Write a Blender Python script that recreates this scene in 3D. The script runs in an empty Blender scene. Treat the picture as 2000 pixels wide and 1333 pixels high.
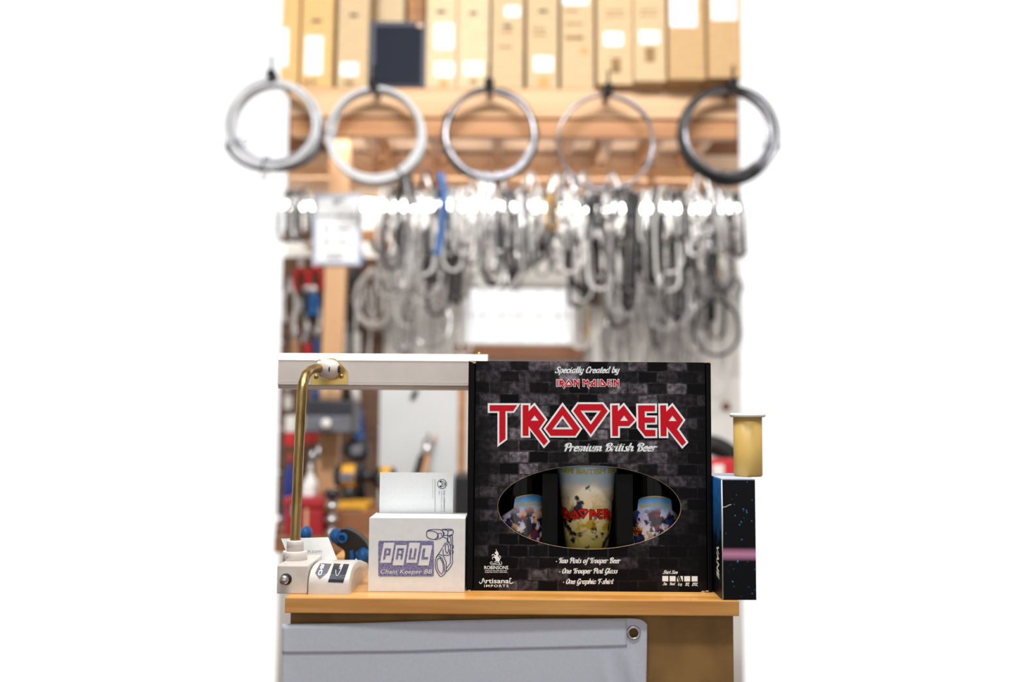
import bpy, bmesh, math, random
from mathutils import Vector, Matrix
random.seed(7)
sc = bpy.context.scene
C = sc.collection
# ------------------------------------------------------------------ camera, world, lights, exposure
FPX = 1851.0                       # focal length in pixels of the 2000 x 1333 frame
EYE = Vector((0.0, 0.0, 1.2455))
PITCH, ROLL = math.radians(4.2), math.radians(0.4)
_F = Vector((0, math.cos(PITCH), math.sin(PITCH)))
_R0 = Vector((1, 0, 0)); _U0 = Vector((0, -math.sin(PITCH), math.cos(PITCH)))
_R = math.cos(ROLL)*_R0 + math.sin(ROLL)*_U0
_U = -math.sin(ROLL)*_R0 + math.cos(ROLL)*_U0
cam = bpy.data.cameras.new('camera'); cam.sensor_width = 36.0; cam.lens = FPX/2000*36.0
cam.dof.use_dof = True; cam.dof.focus_distance = 1.135; cam.dof.aperture_fstop = 2.15
cam.clip_start = 0.02
camo = bpy.data.objects.new('camera', cam); C.objects.link(camo)
camo.matrix_world = Matrix(((_R.x, _U.x, -_F.x, EYE.x), (_R.y, _U.y, -_F.y, EYE.y), (_R.z, _U.z, -_F.z, EYE.z), (0, 0, 0, 1)))
sc.camera = camo
w = bpy.data.worlds.new('shop_daylight'); sc.world = w; w.use_nodes = True
w.node_tree.nodes['Background'].inputs[0].default_value = (1, 1, 1, 1)
w.node_tree.nodes['Background'].inputs[1].default_value = 1.25
def area(name, loc, sx, sy, e, col=(1, 1, 1), rot=(0, 0, 0)):
    l = bpy.data.lights.new(name, 'AREA'); l.shape = 'RECTANGLE'; l.size = sx; l.size_y = sy; l.energy = e; l.color = col
    o = bpy.data.objects.new(name, l); C.objects.link(o); o.location = loc; o.rotation_euler = rot
    return o
area('ceiling_light_counter', (0.10, 0.0, 2.9), 1.2, 0.2, 22, (1, 0.97, 0.93), (math.radians(20), 0, 0))
area('ceiling_light_bench', (0.0, 0.95, 2.95), 1.5, 0.3, 74, (1, 0.98, 0.95), (math.radians(52), 0, 0))
def under_shelf_fill(z):          # added fill light, unseen behind the shelf's lower beam, to brighten the hanging parts
    return area('under_shelf_fill', (0.0, 3.085, z), 1.35, 0.03, 3.0, (1, 0.98, 0.95), (math.radians(38), 0, 0))
sc.view_settings.view_transform = 'Standard'; sc.view_settings.look = 'None'
sc.view_settings.exposure = 0.0; sc.view_settings.gamma = 1.0; sc.view_settings.use_curve_mapping = False

def P(px, py, Y):                  # pixel of the photograph -> point of the place at distance Y
    d = _F + (px-1000)/FPX*_R - (py-666.5)/FPX*_U
    return EYE + d*(Y/d.y)
def S(Y): return Y/FPX             # metres per pixel at distance Y
# ------------------------------------------------------------------ materials
def lin(c): return tuple((v/255/12.92 if v/255 <= 0.04045 else ((v/255+0.055)/1.055)**2.4) for v in c)
_M = {}
def mat(name, rgb, rough=0.5, metal=0.0, var=0.12, scale=30, stretch=(1, 1, 1), bump=0.0, coat=0.0, emit=0.0, trans=0.0, second=None, spec=0.5):
    if name in _M: return _M[name]
    m = bpy.data.materials.new(name); m.use_nodes = True; nt = m.node_tree; b = nt.nodes['Principled BSDF']
    b.inputs['Roughness'].default_value = rough; b.inputs['Metallic'].default_value = metal
    if coat: b.inputs['Coat Weight'].default_value = coat; b.inputs['Coat Roughness'].default_value = 0.12
    if trans: b.inputs['Transmission Weight'].default_value = trans
    b.inputs['Specular IOR Level'].default_value = spec
    c = lin(rgb); c2 = lin(second) if second else tuple(v*(1-var*1.6) for v in c)
    tc = nt.nodes.new('ShaderNodeTexCoord'); mp = nt.nodes.new('ShaderNodeMapping'); mp.inputs['Scale'].default_value = stretch
    n = nt.nodes.new('ShaderNodeTexNoise'); n.inputs['Scale'].default_value = scale; n.inputs['Detail'].default_value = 5
    r = nt.nodes.new('ShaderNodeValToRGB')
    r.color_ramp.elements[0].position = 0.35; r.color_ramp.elements[1].position = 0.65
    r.color_ramp.elements[0].color = (*c2, 1); r.color_ramp.elements[1].color = (*c, 1)
    L = nt.links.new
    L(tc.outputs['Object'], mp.inputs[0]); L(mp.outputs[0], n.inputs['Vector']); L(n.outputs['Fac'], r.inputs[0]); L(r.outputs[0], b.inputs['Base Color'])
    if bump:
        bp = nt.nodes.new('ShaderNodeBump'); bp.inputs['Strength'].default_value = bump; bp.inputs['Distance'].default_value = 0.002
        L(n.outputs['Fac'], bp.inputs['Height']); L(bp.outputs[0], b.inputs['Normal'])
    if emit:
        b.inputs['Emission Color'].default_value = (*c, 1); b.inputs['Emission Strength'].default_value = emit
    _M[name] = m
    return m
def wood(name, rgb, dark, rough=0.45, along='X', coat=0.0, scale=14):
    st = {'X': (0.09, 1.3, 1.3), 'Y': (1.3, 0.09, 1.3), 'Z': (1.3, 1.3, 0.09)}[along]
    return mat(name, rgb, rough, 0, 0, scale, st, 0.08, coat, second=dark)
M = {}
def D(k, *a, **kw): M[k] = mat(k, *a, **kw)
M['pine'] = wood('counter_pine', (222, 166, 92), (186, 124, 50), 0.38, coat=0.35, scale=42)
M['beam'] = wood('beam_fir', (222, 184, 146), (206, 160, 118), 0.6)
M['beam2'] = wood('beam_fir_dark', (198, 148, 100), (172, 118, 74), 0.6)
M['post'] = wood('post_fir', (212, 170, 128), (196, 150, 108), 0.6, 'Z')
M['joist'] = wood('joist_fir', (184, 138, 98), (150, 106, 72), 0.7, 'Y')
M['ply'] = wood('plywood_pale', (228, 206, 182), (210, 182, 154), 0.6)
M['boardbrown'] = wood('tool_board_brown', (112, 82, 62), (88, 62, 46), 0.65)
M['brownply'] = wood('plywood_brown', (150, 100, 66), (122, 78, 50), 0.6)
D('panel', (152, 116, 66), 0.75, var=0.22, scale=18, bump=0.1)
D('banner', (206, 212, 228), 0.55, var=0.03, scale=300, bump=0.05)
D('steel', (205, 205, 208), 0.3, 1.0, var=0.08)
D('brass', (190, 164, 112), 0.34, 1.0, scale=110, stretch=(1, 1, 0.12), second=(132, 108, 66))
D('plate', (198, 168, 100), 0.28, 1.0, var=0.12)
D('lampgrey', (196, 188, 183), 0.38, var=0.05, coat=0.2)
D('lampwhite', (232, 230, 226), 0.35, var=0.03, coat=0.2)
D('basegrey', (206, 199, 194), 0.32, var=0.05, scale=60, coat=0.4)
D('darkhole', (22, 20, 20), 0.6, var=0.2)
D('whitecard', (226, 229, 231), 0.6, var=0.03, scale=120, bump=0.03)
D('paper', (226, 230, 233), 0.55, var=0.02, scale=200)
D('inkgrey', (120, 120, 130), 0.6, var=0.1)
D('inkdark', (30, 26, 44), 0.6, var=0.1, spec=0.2)
D('inkolive', (190, 190, 140), 0.6, var=0.1)
D('stamp', (92, 88, 140), 0.7, var=0.0, scale=420, second=(142, 142, 178))
D('stampline', (62, 56, 112), 0.7, var=0.2, scale=300)
D('boxblack', (10, 10, 13), 0.45, var=0.25, scale=40, spec=0.1)
D('boxinner', (10, 11, 13), 0.55, var=0.25, scale=40, spec=0.15)
D('kraft', (176, 150, 118), 0.8, var=0.2, scale=200)
D('red', (200, 10, 32), 0.5, var=0.06, scale=250, spec=0.15)
D('white', (236, 242, 245), 0.5, var=0.02, spec=0.2)
D('redglass', (216, 22, 14), 0.4, var=0.08, scale=200, spec=0.2)
D('goldink', (196, 172, 60), 0.4, var=0.15)
D('gold', (178, 146, 84), 0.35, 0.6, var=0.15)
D('bottleglass', (6, 4, 4), 0.08, var=0.2, spec=0.12)
D('galaxy', (8, 10, 16), 0.4, var=0.1)
D('cangold', (206, 172, 96), 0.4, 0.0, var=0.05)
D('rim', (236, 236, 236), 0.3, 0.0, var=0.03)
D('toolblue', (20, 110, 190), 0.45, var=0.25, scale=120)
D('toolblack', (26, 28, 34), 0.4, var=0.2)
D('sticker', (40, 44, 56), 0.4, var=0.15, spec=0.3)
D('stickersilver', (92, 90, 106), 0.4, var=0.15, spec=0.3)
D('cartonA', (214, 192, 156), 0.75, var=0.06, scale=40)
D('cartonB', (202, 176, 138), 0.75, var=0.06, scale=40)
D('cartonC', (218, 178, 118), 0.75, var=0.06, scale=40)
D('cartonD', (190, 156, 112), 0.75, var=0.06, scale=40)
D('cartonink', (150, 118, 78), 0.8, var=0.2)
D('orange', (246, 150, 80), 0.6, var=0.08)
D('navy', (20, 27, 42), 0.6, var=0.1, spec=0.15)
D('navyedge', (52, 54, 76), 0.5, var=0.1)
D('wallgrey', (238, 238, 236), 0.8, var=0.06, scale=6, bump=0.05)
D('floor', (120, 100, 84), 0.6, var=0.2, scale=5)
D('shopwall', (205, 200, 192), 0.8, var=0.05, scale=4)
D('coilsilver', (205, 208, 213), 0.35, var=0.08, scale=20)
D('coilgrey', (150, 154, 166), 0.35, var=0.15, scale=20)
D('coilblack', (24, 26, 32), 0.35, var=0.2, scale=20)
D('coilsteel', (160, 162, 172), 0.25, 0.9, var=0.2, scale=14)
D('hook', (18, 18, 20), 0.5, var=0.2)
D('signwhite', (236, 240, 244), 0.5, var=0.02)
D('signgrey', (178, 186, 204), 0.5, var=0.05)
D('chain', (214, 214, 216), 0.22, 0.9, var=0.25, scale=60)
D('chainwhite', (236, 236, 234), 0.3, var=0.1, scale=30)
D('chaingrey', (172, 172, 175), 0.4, 0.3, var=0.2, scale=30)
D('chaindark', (66, 64, 70), 0.45, 0.2, var=0.25, scale=30)
D('chainblack', (24, 24, 28), 0.5, var=0.2)
D('chainbrass', (206, 160, 70), 0.35, 0.5, var=0.15)
D('strapblue', (34, 98, 168), 0.45, var=0.15)
D('tube_lit', (255, 252, 246), 0.4, var=0, emit=22.0)
D('glasspane', (250, 250, 250), 0.02, var=0, trans=1.0)
D('toolred', (206, 40, 44), 0.45, var=0.1)
D('toolboxred', (168, 14, 28), 0.35, var=0.15, coat=0.4)
D('yellow', (226, 166, 40), 0.45, var=0.12)
D('greymetal', (120, 122, 132), 0.4, 0.4, var=0.15)
D('darkmetal', (52, 54, 62), 0.4, 0.3, var=0.15)
D('peach', (222, 184, 150), 0.5, var=0.06)
D('panelwhite', (206, 210, 213), 0.55, var=0.03, scale=8)
D('tan', (196, 150, 112), 0.5, var=0.1)
D('rubber', (22, 24, 28), 0.6, var=0.2)
D('deepblue', (24, 40, 130), 0.45, var=0.15)

def nodemat(name):
    m = bpy.data.materials.new(name); m.use_nodes = True; nt = m.node_tree
    return m, nt, nt.nodes['Principled BSDF'], nt.links.new
def brickprint():                                   # a night photograph of a brick wall printed on the carton
    m, nt, b, L = nodemat('brick_print'); N = nt.nodes.new
    tc = N('ShaderNodeTexCoord'); sx = N('ShaderNodeSeparateXYZ'); cx = N('ShaderNodeCombineXYZ')
    L(tc.outputs['Object'], sx.inputs[0]); L(sx.outputs['X'], cx.inputs['X']); L(sx.outputs['Z'], cx.inputs['Y'])
    dn = N('ShaderNodeTexNoise'); dn.inputs['Scale'].default_value = 60; L(cx.outputs[0], dn.inputs['Vector'])
    mx = N('ShaderNodeVectorMath'); mx.operation = 'MULTIPLY_ADD'; mx.inputs[1].default_value = (0.003, 0.003, 0); L(dn.outputs['Color'], mx.inputs[0]); L(cx.outputs[0], mx.inputs[2])
    br = N('ShaderNodeTexBrick'); L(mx.outputs[0], br.inputs['Vector'])
    br.inputs['Scale'].default_value = 1.0; br.inputs['Brick Width'].default_value = 0.0235; br.inputs['Row Height'].default_value = 0.0137
    br.inputs['Mortar Size'].default_value = 0.0011; br.inputs['Mortar Smooth'].default_value = 0.5; br.inputs['Bias'].default_value = 0.0
    br.inputs['Color1'].default_value = (0.0, 0.0, 0.0, 1); br.inputs['Color2'].default_value = (1, 1, 1, 1); br.inputs['Mortar'].default_value = (0.62, 0.62, 0.62, 1)
    n1 = N('ShaderNodeTexNoise'); n1.inputs['Scale'].default_value = 170; n1.inputs['Detail'].default_value = 6; L(cx.outputs[0], n1.inputs['Vector'])
    r1 = N('ShaderNodeValToRGB'); r1.color_ramp.elements[0].position = 0.4; r1.color_ramp.elements[1].position = 0.68; L(n1.outputs['Fac'], r1.inputs[0])
    n2 = N('ShaderNodeTexNoise'); n2.inputs['Scale'].default_value = 14; n2.inputs['Detail'].default_value = 2; L(cx.outputs[0], n2.inputs['Vector'])
    r2 = N('ShaderNodeValToRGB'); r2.color_ramp.elements[0].position = 0.30; r2.color_ramp.elements[1].position = 0.62; L(n2.outputs['Fac'], r2.inputs[0])
    pw = N('ShaderNodeMath'); pw.operation = 'POWER'; pw.inputs[1].default_value = 3.0; L(br.outputs['Color'], pw.inputs[0])
    q1 = N('ShaderNodeMath'); q1.operation = 'MULTIPLY_ADD'; q1.inputs[1].default_value = 0.60; q1.inputs[2].default_value = 0.22; L(r1.outputs[0], q1.inputs[0])
    q2 = N('ShaderNodeMath'); q2.operation = 'MULTIPLY_ADD'; q2.inputs[1].default_value = 0.80; q2.inputs[2].default_value = 0.12; L(r2.outputs[0], q2.inputs[0])
    m2 = N('ShaderNodeMath'); m2.operation = 'MULTIPLY'; L(pw.outputs[0], m2.inputs[0]); L(q1.outputs[0], m2.inputs[1])
    m3 = N('ShaderNodeMath'); m3.operation = 'MULTIPLY'; L(m2.outputs[0], m3.inputs[0]); L(q2.outputs[0], m3.inputs[1])
    cr = N('ShaderNodeValToRGB'); cr.color_ramp.elements[0].color = (*lin((9, 8, 11)), 1); cr.color_ramp.elements[1].color = (*lin((196, 184, 198)), 1)
    
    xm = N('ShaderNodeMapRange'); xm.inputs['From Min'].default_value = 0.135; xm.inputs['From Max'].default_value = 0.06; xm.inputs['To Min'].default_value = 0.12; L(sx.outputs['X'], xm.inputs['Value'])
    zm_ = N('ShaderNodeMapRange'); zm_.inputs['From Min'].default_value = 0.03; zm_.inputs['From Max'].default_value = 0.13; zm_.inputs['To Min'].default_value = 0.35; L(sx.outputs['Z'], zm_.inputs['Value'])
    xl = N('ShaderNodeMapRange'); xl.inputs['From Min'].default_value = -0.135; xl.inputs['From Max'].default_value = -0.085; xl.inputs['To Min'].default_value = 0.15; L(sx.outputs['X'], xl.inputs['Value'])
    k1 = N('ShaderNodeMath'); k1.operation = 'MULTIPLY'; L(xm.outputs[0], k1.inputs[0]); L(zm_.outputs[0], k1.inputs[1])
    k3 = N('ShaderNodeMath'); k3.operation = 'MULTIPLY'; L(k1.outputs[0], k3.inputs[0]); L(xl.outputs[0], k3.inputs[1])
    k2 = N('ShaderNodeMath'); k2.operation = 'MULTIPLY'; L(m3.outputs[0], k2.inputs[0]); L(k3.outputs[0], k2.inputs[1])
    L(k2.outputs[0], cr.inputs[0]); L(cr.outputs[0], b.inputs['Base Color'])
    b.inputs['Roughness'].default_value = 0.5; b.inputs['Specular IOR Level'].default_value = 0.08
    return m
M['brick'] = brickprint()
def galaxyprint():                                  # star print: blue specks on black, a pink streak across the front
    m, nt, b, L = nodemat('galaxy_print'); N = nt.nodes.new
    tc = N('ShaderNodeTexCoord')
    v = N('ShaderNodeTexVoronoi'); v.inputs['Scale'].default_value = 190; L(tc.outputs['Object'], v.inputs['Vector'])
    r = N('ShaderNodeValToRGB'); r.color_ramp.elements[0].position = 0.10; r.color_ramp.elements[0].color = (*lin((40, 150, 210)), 1)
    r.color_ramp.elements[1].position = 0.2; r.color_ramp.elements[1].color = (*lin((8, 10, 18)), 1); L(v.outputs['Distance'], r.inputs[0])
    n = N('ShaderNodeTexNoise'); n.inputs['Scale'].default_value = 60; L(tc.outputs['Object'], n.inputs['Vector'])
    rn = N('ShaderNodeValToRGB'); rn.color_ramp.elements[0].position = 0.48; rn.color_ramp.elements[1].position = 0.56; L(n.outputs['Fac'], rn.inputs[0])
    mx = N('ShaderNodeMix'); mx.data_type = 'RGBA'; mx.inputs['A'].default_value = (*lin((8, 10, 18)), 1); L(rn.outputs[0], mx.inputs['Factor']); L(r.outputs[0], mx.inputs['B'])
    sx = N('ShaderNodeSeparateXYZ'); L(tc.outputs['Object'], sx.inputs[0])
    d = N('ShaderNodeMath'); d.operation = 'SUBTRACT'; d.inputs[1].default_value = 0.051; L(sx.outputs['Z'], d.inputs[0])
    ab = N('ShaderNodeMath'); ab.operation = 'ABSOLUTE'; L(d.outputs[0], ab.inputs[0])
    rs = N('ShaderNodeValToRGB'); rs.color_ramp.elements[0].position = 0.002; rs.color_ramp.elements[0].color = (1, 1, 1, 1); rs.color_ramp.elements[1].position = 0.0065; rs.color_ramp.elements[1].color = (0, 0, 0, 1); L(ab.outputs[0], rs.inputs[0])
    m2 = N('ShaderNodeMix'); m2.data_type = 'RGBA'; m2.inputs['B'].default_value = (*lin((206, 140, 180)), 1); L(rs.outputs[0], m2.inputs['Factor']); L(mx.outputs['Result'], m2.inputs['A'])
    L(m2.outputs['Result'], b.inputs['Base Color']); b.inputs['Roughness'].default_value = 0.4; b.inputs['Specular IOR Level'].default_value = 0.12
    return m
M['galaxyfront'] = galaxyprint()
def galaxyside():
    m, nt, b, L = nodemat('galaxy_side_print'); N = nt.nodes.new
    tc = N('ShaderNodeTexCoord'); sx = N('ShaderNodeSeparateXYZ'); L(tc.outputs['Object'], sx.inputs[0])
    r = N('ShaderNodeValToRGB'); r.color_ramp.elements[0].position = 0.06; r.color_ramp.elements[0].color = (*lin((9, 14, 24)), 1)
    r.color_ramp.elements[1].position = 0.13; r.color_ramp.elements[1].color = (*lin((40, 120, 205)), 1)
    n = N('ShaderNodeTexNoise'); n.inputs['Scale'].default_value = 70; L(tc.outputs['Object'], n.inputs['Vector'])
    a = N('ShaderNodeMath'); a.operation = 'MULTIPLY_ADD'; a.inputs[1].default_value = 0.06; L(n.outputs['Fac'], a.inputs[0])
    s = N('ShaderNodeMath'); s.operation = 'SUBTRACT'; s.inputs[1].default_value = 0.03; L(sx.outputs['Z'], s.inputs[0]); L(s.outputs[0], a.inputs[2])
    L(a.outputs[0], r.inputs[0]); L(r.outputs[0], b.inputs['Base Color']); b.inputs['Roughness'].default_value = 0.4; b.inputs['Specular IOR Level'].default_value = 0.15
    return m
M['galaxyside'] = galaxyside()
def pictureprint(name, stops, z0, z1, blot, blotscale, seed):   # printed picture: colour bands up the wrap with coloured blotches
    m, nt, b, L = nodemat(name); N = nt.nodes.new
    tc = N('ShaderNodeTexCoord'); sx = N('ShaderNodeSeparateXYZ'); L(tc.outputs['Object'], sx.inputs[0])
    n0 = N('ShaderNodeTexNoise'); n0.inputs['Scale'].default_value = 45; n0.inputs['Detail'].default_value = 3; L(tc.outputs['Object'], n0.inputs['Vector'])
    a = N('ShaderNodeMapRange'); a.inputs['From Min'].default_value = z0; a.inputs['From Max'].default_value = z1; L(sx.outputs['Z'], a.inputs['Value'])
    ad = N('ShaderNodeMath'); ad.operation = 'MULTIPLY_ADD'; ad.inputs[1].default_value = 0.22; L(n0.outputs['Fac'], ad.inputs[0]); L(a.outputs[0], ad.inputs[2])
    sb = N('ShaderNodeMath'); sb.operation = 'SUBTRACT'; sb.inputs[1].default_value = 0.11; L(ad.outputs[0], sb.inputs[0])
    r = N('ShaderNodeValToRGB'); e = r.color_ramp.elements
    e[0].position, e[0].color = stops[0][0], (*lin(stops[0][1]), 1); e[1].position, e[1].color = stops[-1][0], (*lin(stops[-1][1]), 1)
    for p, c in stops[1:-1]:
        q = e.new(p); q.color = (*lin(c), 1)
    L(sb.outputs[0], r.inputs[0]); last = r.outputs[0]
    for i, (c, lo, hi, zlim) in enumerate(blot):
        mp = N('ShaderNodeMapping'); mp.inputs['Location'].default_value = (seed+i*3.1, seed*2-i, i*1.7); L(tc.outputs['Object'], mp.inputs[0])
        n = N('ShaderNodeTexNoise'); n.inputs['Scale'].default_value = blotscale; n.inputs['Detail'].default_value = 4; L(mp.outputs[0], n.inputs['Vector'])
        rr = N('ShaderNodeValToRGB'); rr.color_ramp.elements[0].position = lo; rr.color_ramp.elements[1].position = hi; L(n.outputs['Fac'], rr.inputs[0])
        zz = N('ShaderNodeMapRange'); zz.inputs['From Min'].default_value = zlim[0]; zz.inputs['From Max'].default_value = zlim[1]; zz.inputs['To Min'].default_value = 1; zz.inputs['To Max'].default_value = 0; L(sx.outputs['Z'], zz.inputs['Value'])
        mm = N('ShaderNodeMath'); mm.operation = 'MULTIPLY'; L(rr.outputs[0], mm.inputs[0]); L(zz.outputs[0], mm.inputs[1])
        mx = N('ShaderNodeMix'); mx.data_type = 'RGBA'; mx.inputs['B'].default_value = (*lin(c), 1); L(mm.outputs[0], mx.inputs['Factor']); L(last, mx.inputs['A']); last = mx.outputs['Result']
    L(last, b.inputs['Base Color']); b.inputs['Roughness'].default_value = 0.3; b.inputs['Coat Weight'].default_value = 0.4; b.inputs['Coat Roughness'].default_value = 0.08
    return m

# ------------------------------------------------------------------ mesh helpers
class MB:
    def __init__(s): s.v = []; s.f = []; s.sm = []
    def add(s, vs, fs, smooth=False):
        o = len(s.v); s.v += [Vector(v) for v in vs]
        for f in fs: s.f.append([i+o for i in f]); s.sm.append(smooth)
        return s
    def box(s, x0, x1, y0, y1, z0, z1, bev=0.0):
        if bev <= 0:
            vs = [(x, y, z) for x in (x0, x1) for y in (y0, y1) for z in (z0, z1)]
            return s.add(vs, [(0, 1, 3, 2), (4, 6, 7, 5), (0, 4, 5, 1), (2, 3, 7, 6), (0, 2, 6, 4), (1, 5, 7, 3)])
        bm = bmesh.new(); bmesh.ops.create_cube(bm, size=1)
        for v in bm.verts: v.co = Vector(((x0+x1)/2+v.co.x*(x1-x0), (y0+y1)/2+v.co.y*(y1-y0), (z0+z1)/2+v.co.z*(z1-z0)))
        bmesh.ops.bevel(bm, geom=bm.edges[:], offset=bev, segments=2, profile=0.6, affect='EDGES')
        bm.verts.index_update()
        s.add([v.co.copy() for v in bm.verts], [[v.index for v in f.verts] for f in bm.faces]); bm.free()
        return s
    def prism(s, poly, fn, t, smooth=False):         # poly of (a,b); fn(a,b,depth) -> point; thickness t
        n = len(poly)
        vs = [fn(a, b, 0) for a, b in poly] + [fn(a, b, t) for a, b in poly]
        fs = [list(range(n)), list(range(2*n-1, n-1, -1))] + [(i, n+i, n+(i+1) % n, (i+1) % n) for i in range(n)]
        return s.add(vs, fs, smooth)
    def tube(s, pts, r, n=10, closed=False, caps=True, smooth=True, flat=1.0):
        pts = [Vector(p) for p in pts]; m = len(pts); rs = r if isinstance(r, (list, tuple)) else [r]*m
        vs = []; ref = None
        for i in range(m):
            a = pts[(i-1) % m] if (closed or i > 0) else pts[i]; b = pts[(i+1) % m] if (closed or i < m-1) else pts[i]
            t = (b-a).normalized()
            if ref is None:
                ref = Vector((0, 1, 0)) if abs(t.y) < 0.9 else Vector((1, 0, 0))
            u = (ref-t*ref.dot(t))
            u = u.normalized() if u.length > 1e-6 else t.orthogonal().normalized()
            ref = u; v = t.cross(u)
            for k in range(n):
                an = 2*math.pi*k/n
                vs.append(pts[i]+rs[i]*(math.cos(an)*flat*u+math.sin(an)*v))
        fs = []
        for i in range(m if closed else m-1):
            for k in range(n):
                fs.append((i*n+k, i*n+(k+1) % n, ((i+1) % m)*n+(k+1) % n, ((i+1) % m)*n+k))
        if not closed and caps:
            fs += [list(range(n-1, -1, -1)), [(m-1)*n+k for k in range(n)]]
        return s.add(vs, fs, smooth)
    def lathe(s, prof, c, axis='Z', n=32, smooth=True, a0=0.0, a1=2*math.pi, caps=True):   # prof: (r, h)
        full = abs(a1-a0-2*math.pi) < 1e-6; k = n if full else n+1; vs = []
        for r, h in prof:
            for i in range(k):
                a = a0+(a1-a0)*i/n; x, y = r*math.cos(a), r*math.sin(a)
                vs.append(Vector(c)+(Vector((x, y, h)) if axis == 'Z' else Vector((x, h, y)) if axis == 'Y' else Vector((h, x, y))))
        fs = []
        for j in range(len(prof)-1):
            for i in range(n if full else n):
                i2 = (i+1) % k
                fs.append((j*k+i, j*k+i2, (j+1)*k+i2, (j+1)*k+i))
        if full and caps:
            if prof[0][0] > 1e-6: fs.append(list(range(k-1, -1, -1)))
            if prof[-1][0] > 1e-6: fs.append([(len(prof)-1)*k+i for i in range(k)])
        return s.add(vs, fs, smooth)
    def sphere(s, c, rx, ry, rz, n=14):
        m = n//2; vs = []
        for j in range(m+1):
            t = math.pi*j/m
            for i in range(n):
                a = 2*math.pi*i/n
                vs.append((c[0]+rx*math.sin(t)*math.cos(a), c[1]+ry*math.sin(t)*math.sin(a), c[2]+rz*math.cos(t)))
        return s.add(vs, [(j*n+i, (j+1)*n+i, (j+1)*n+(i+1) % n, j*n+(i+1) % n) for j in range(m) for i in range(n)], True)
    def xform(s, fn): s.v = [Vector(fn(v)) for v in s.v]; return s
    def build(s, name, material, parent=None, kind=None):
        base = Vector(ORG.get(parent.name, (0, 0, 0))) if parent else Vector((0, 0, 0))
        me = bpy.data.meshes.new(name); me.from_pydata([v-base for v in s.v], [], s.f)
        me.polygons.foreach_set('use_smooth', s.sm); me.update()
        bm = bmesh.new(); bm.from_mesh(me); bmesh.ops.recalc_face_normals(bm, faces=bm.faces[:]); bm.to_mesh(me); bm.free()
        me.materials.append(M[material] if isinstance(material, str) else material)
        o = bpy.data.objects.new(name, me); C.objects.link(o)
        if parent: o.parent = parent
        ORG[o.name] = tuple(base)
        if kind: o['kind'] = kind
        return o
ORG = {}
def tag(o, label, cat, group=None):
    o['label'] = label; o['category'] = cat
    if group: o['group'] = group
    return o
def thing(name, label, cat, loc, group=None):
    o = bpy.data.objects.new(name, None); C.objects.link(o); o.empty_display_size = 0.02; o.location = loc; ORG[o.name] = tuple(loc)
    return tag(o, label, cat, group)
def struct(name, parent=None):
    o = bpy.data.objects.new(name, None); C.objects.link(o); o['kind'] = 'structure'; ORG[o.name] = (0, 0, 0)
    return o
def solo(mb, name, material, label, cat, base, group=None):      # a thing that is one mesh, with its origin at its base
    o = mb.build(name, material); b = Vector(base)
    for v in o.data.vertices: v.co -= b
    o.location = b
    return tag(o, label, cat, group)
def cat_rom(pts, k=6, closed=False):
    n = len(pts); out = []
    for i in range(n if closed else n-1):
        p = [pts[(i+j) % n] if closed else pts[min(max(i+j, 0), n-1)] for j in (-1, 0, 1, 2)]
        for q in range(k):
            t = q/k
            out.append(tuple(0.5*((2*p[1][d])+(-p[0][d]+p[2][d])*t+(2*p[0][d]-5*p[1][d]+4*p[2][d]-p[3][d])*t*t+(-p[0][d]+3*p[1][d]-3*p[2][d]+p[3][d])*t**3) for d in range(len(pts[0]))))
    if not closed: out.append(tuple(pts[-1]))
    return out
# flat shapes for printing: lists of (vertices2d, faces)
def shape_poly(poly, holes=()):
    from mathutils.geometry import tessellate_polygon
    loops = [[Vector((a, b, 0)) for a, b in poly]]+[[Vector((a, b, 0)) for a, b in h] for h in holes]
    tr = tessellate_polygon(loops)
    vs = [(v.x, v.y) for l in loops for v in l]
    return vs, [tuple(t) for t in tr]
def offset(poly, d):                                 # mitred outset of a polygon (positive grows it)
    n = len(poly); ar = sum(poly[i][0]*poly[(i+1) % n][1]-poly[(i+1) % n][0]*poly[i][1] for i in range(n))
    sg = 1 if ar > 0 else -1; out = []
    for i in range(n):
        p0, p1, p2 = Vector(poly[i-1]), Vector(poly[i]), Vector(poly[(i+1) % n])
        e1 = (p1-p0).normalized(); e2 = (p2-p1).normalized()
        n1 = Vector((e1.y, -e1.x))*sg; n2 = Vector((e2.y, -e2.x))*sg
        b = n1+n2; l = max(b.length_squared/2, 0.28)
        q = p1+b*(d/l); out.append((q.x, q.y))
    return out
def shape_stroke(pts, w0, w1=None, cap=True, k=5, smooth=True):   # ribbon: w0 across level runs, w1 across upright runs
    w1 = w0 if w1 is None else w1
    p = cat_rom(pts, k) if smooth and len(pts) > 2 else list(pts)
    vs = []; fs = []; m = len(p)
    for i in range(m):
        a = Vector(p[max(i-1, 0)]); b = Vector(p[min(i+1, m-1)]); t = (b-a)
        t = t.normalized() if t.length > 1e-9 else Vector((1, 0))
        ww = (w0+(w1-w0)*abs(t.y))/2; nn = Vector((-t.y, t.x))*ww; q = Vector(p[i])
        vs += [tuple(q+nn), tuple(q-nn)]
        if cap and i in (0, m-1):
            pass
    for i in range(m-1): fs.append((2*i, 2*i+1, 2*i+3, 2*i+2))
    if cap:
        for i in (0, m-1):
            a = Vector(p[max(i-1, 0)]); b = Vector(p[min(i+1, m-1)]); t = (b-a).normalized(); r = (w0+(w1-w0)*abs(t.y))/2
            o = len(vs); vs += [(p[i][0]+r*math.cos(6.283*j/8), p[i][1]+r*math.sin(6.283*j/8)) for j in range(8)]; fs.append(tuple(range(o, o+8)))
    return vs, fs
def disc2(x, y, r, n=14): return [(x+r*math.cos(6.2832*j/n), y+r*math.sin(6.2832*j/n)) for j in range(n)], [tuple(range(n))]
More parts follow.
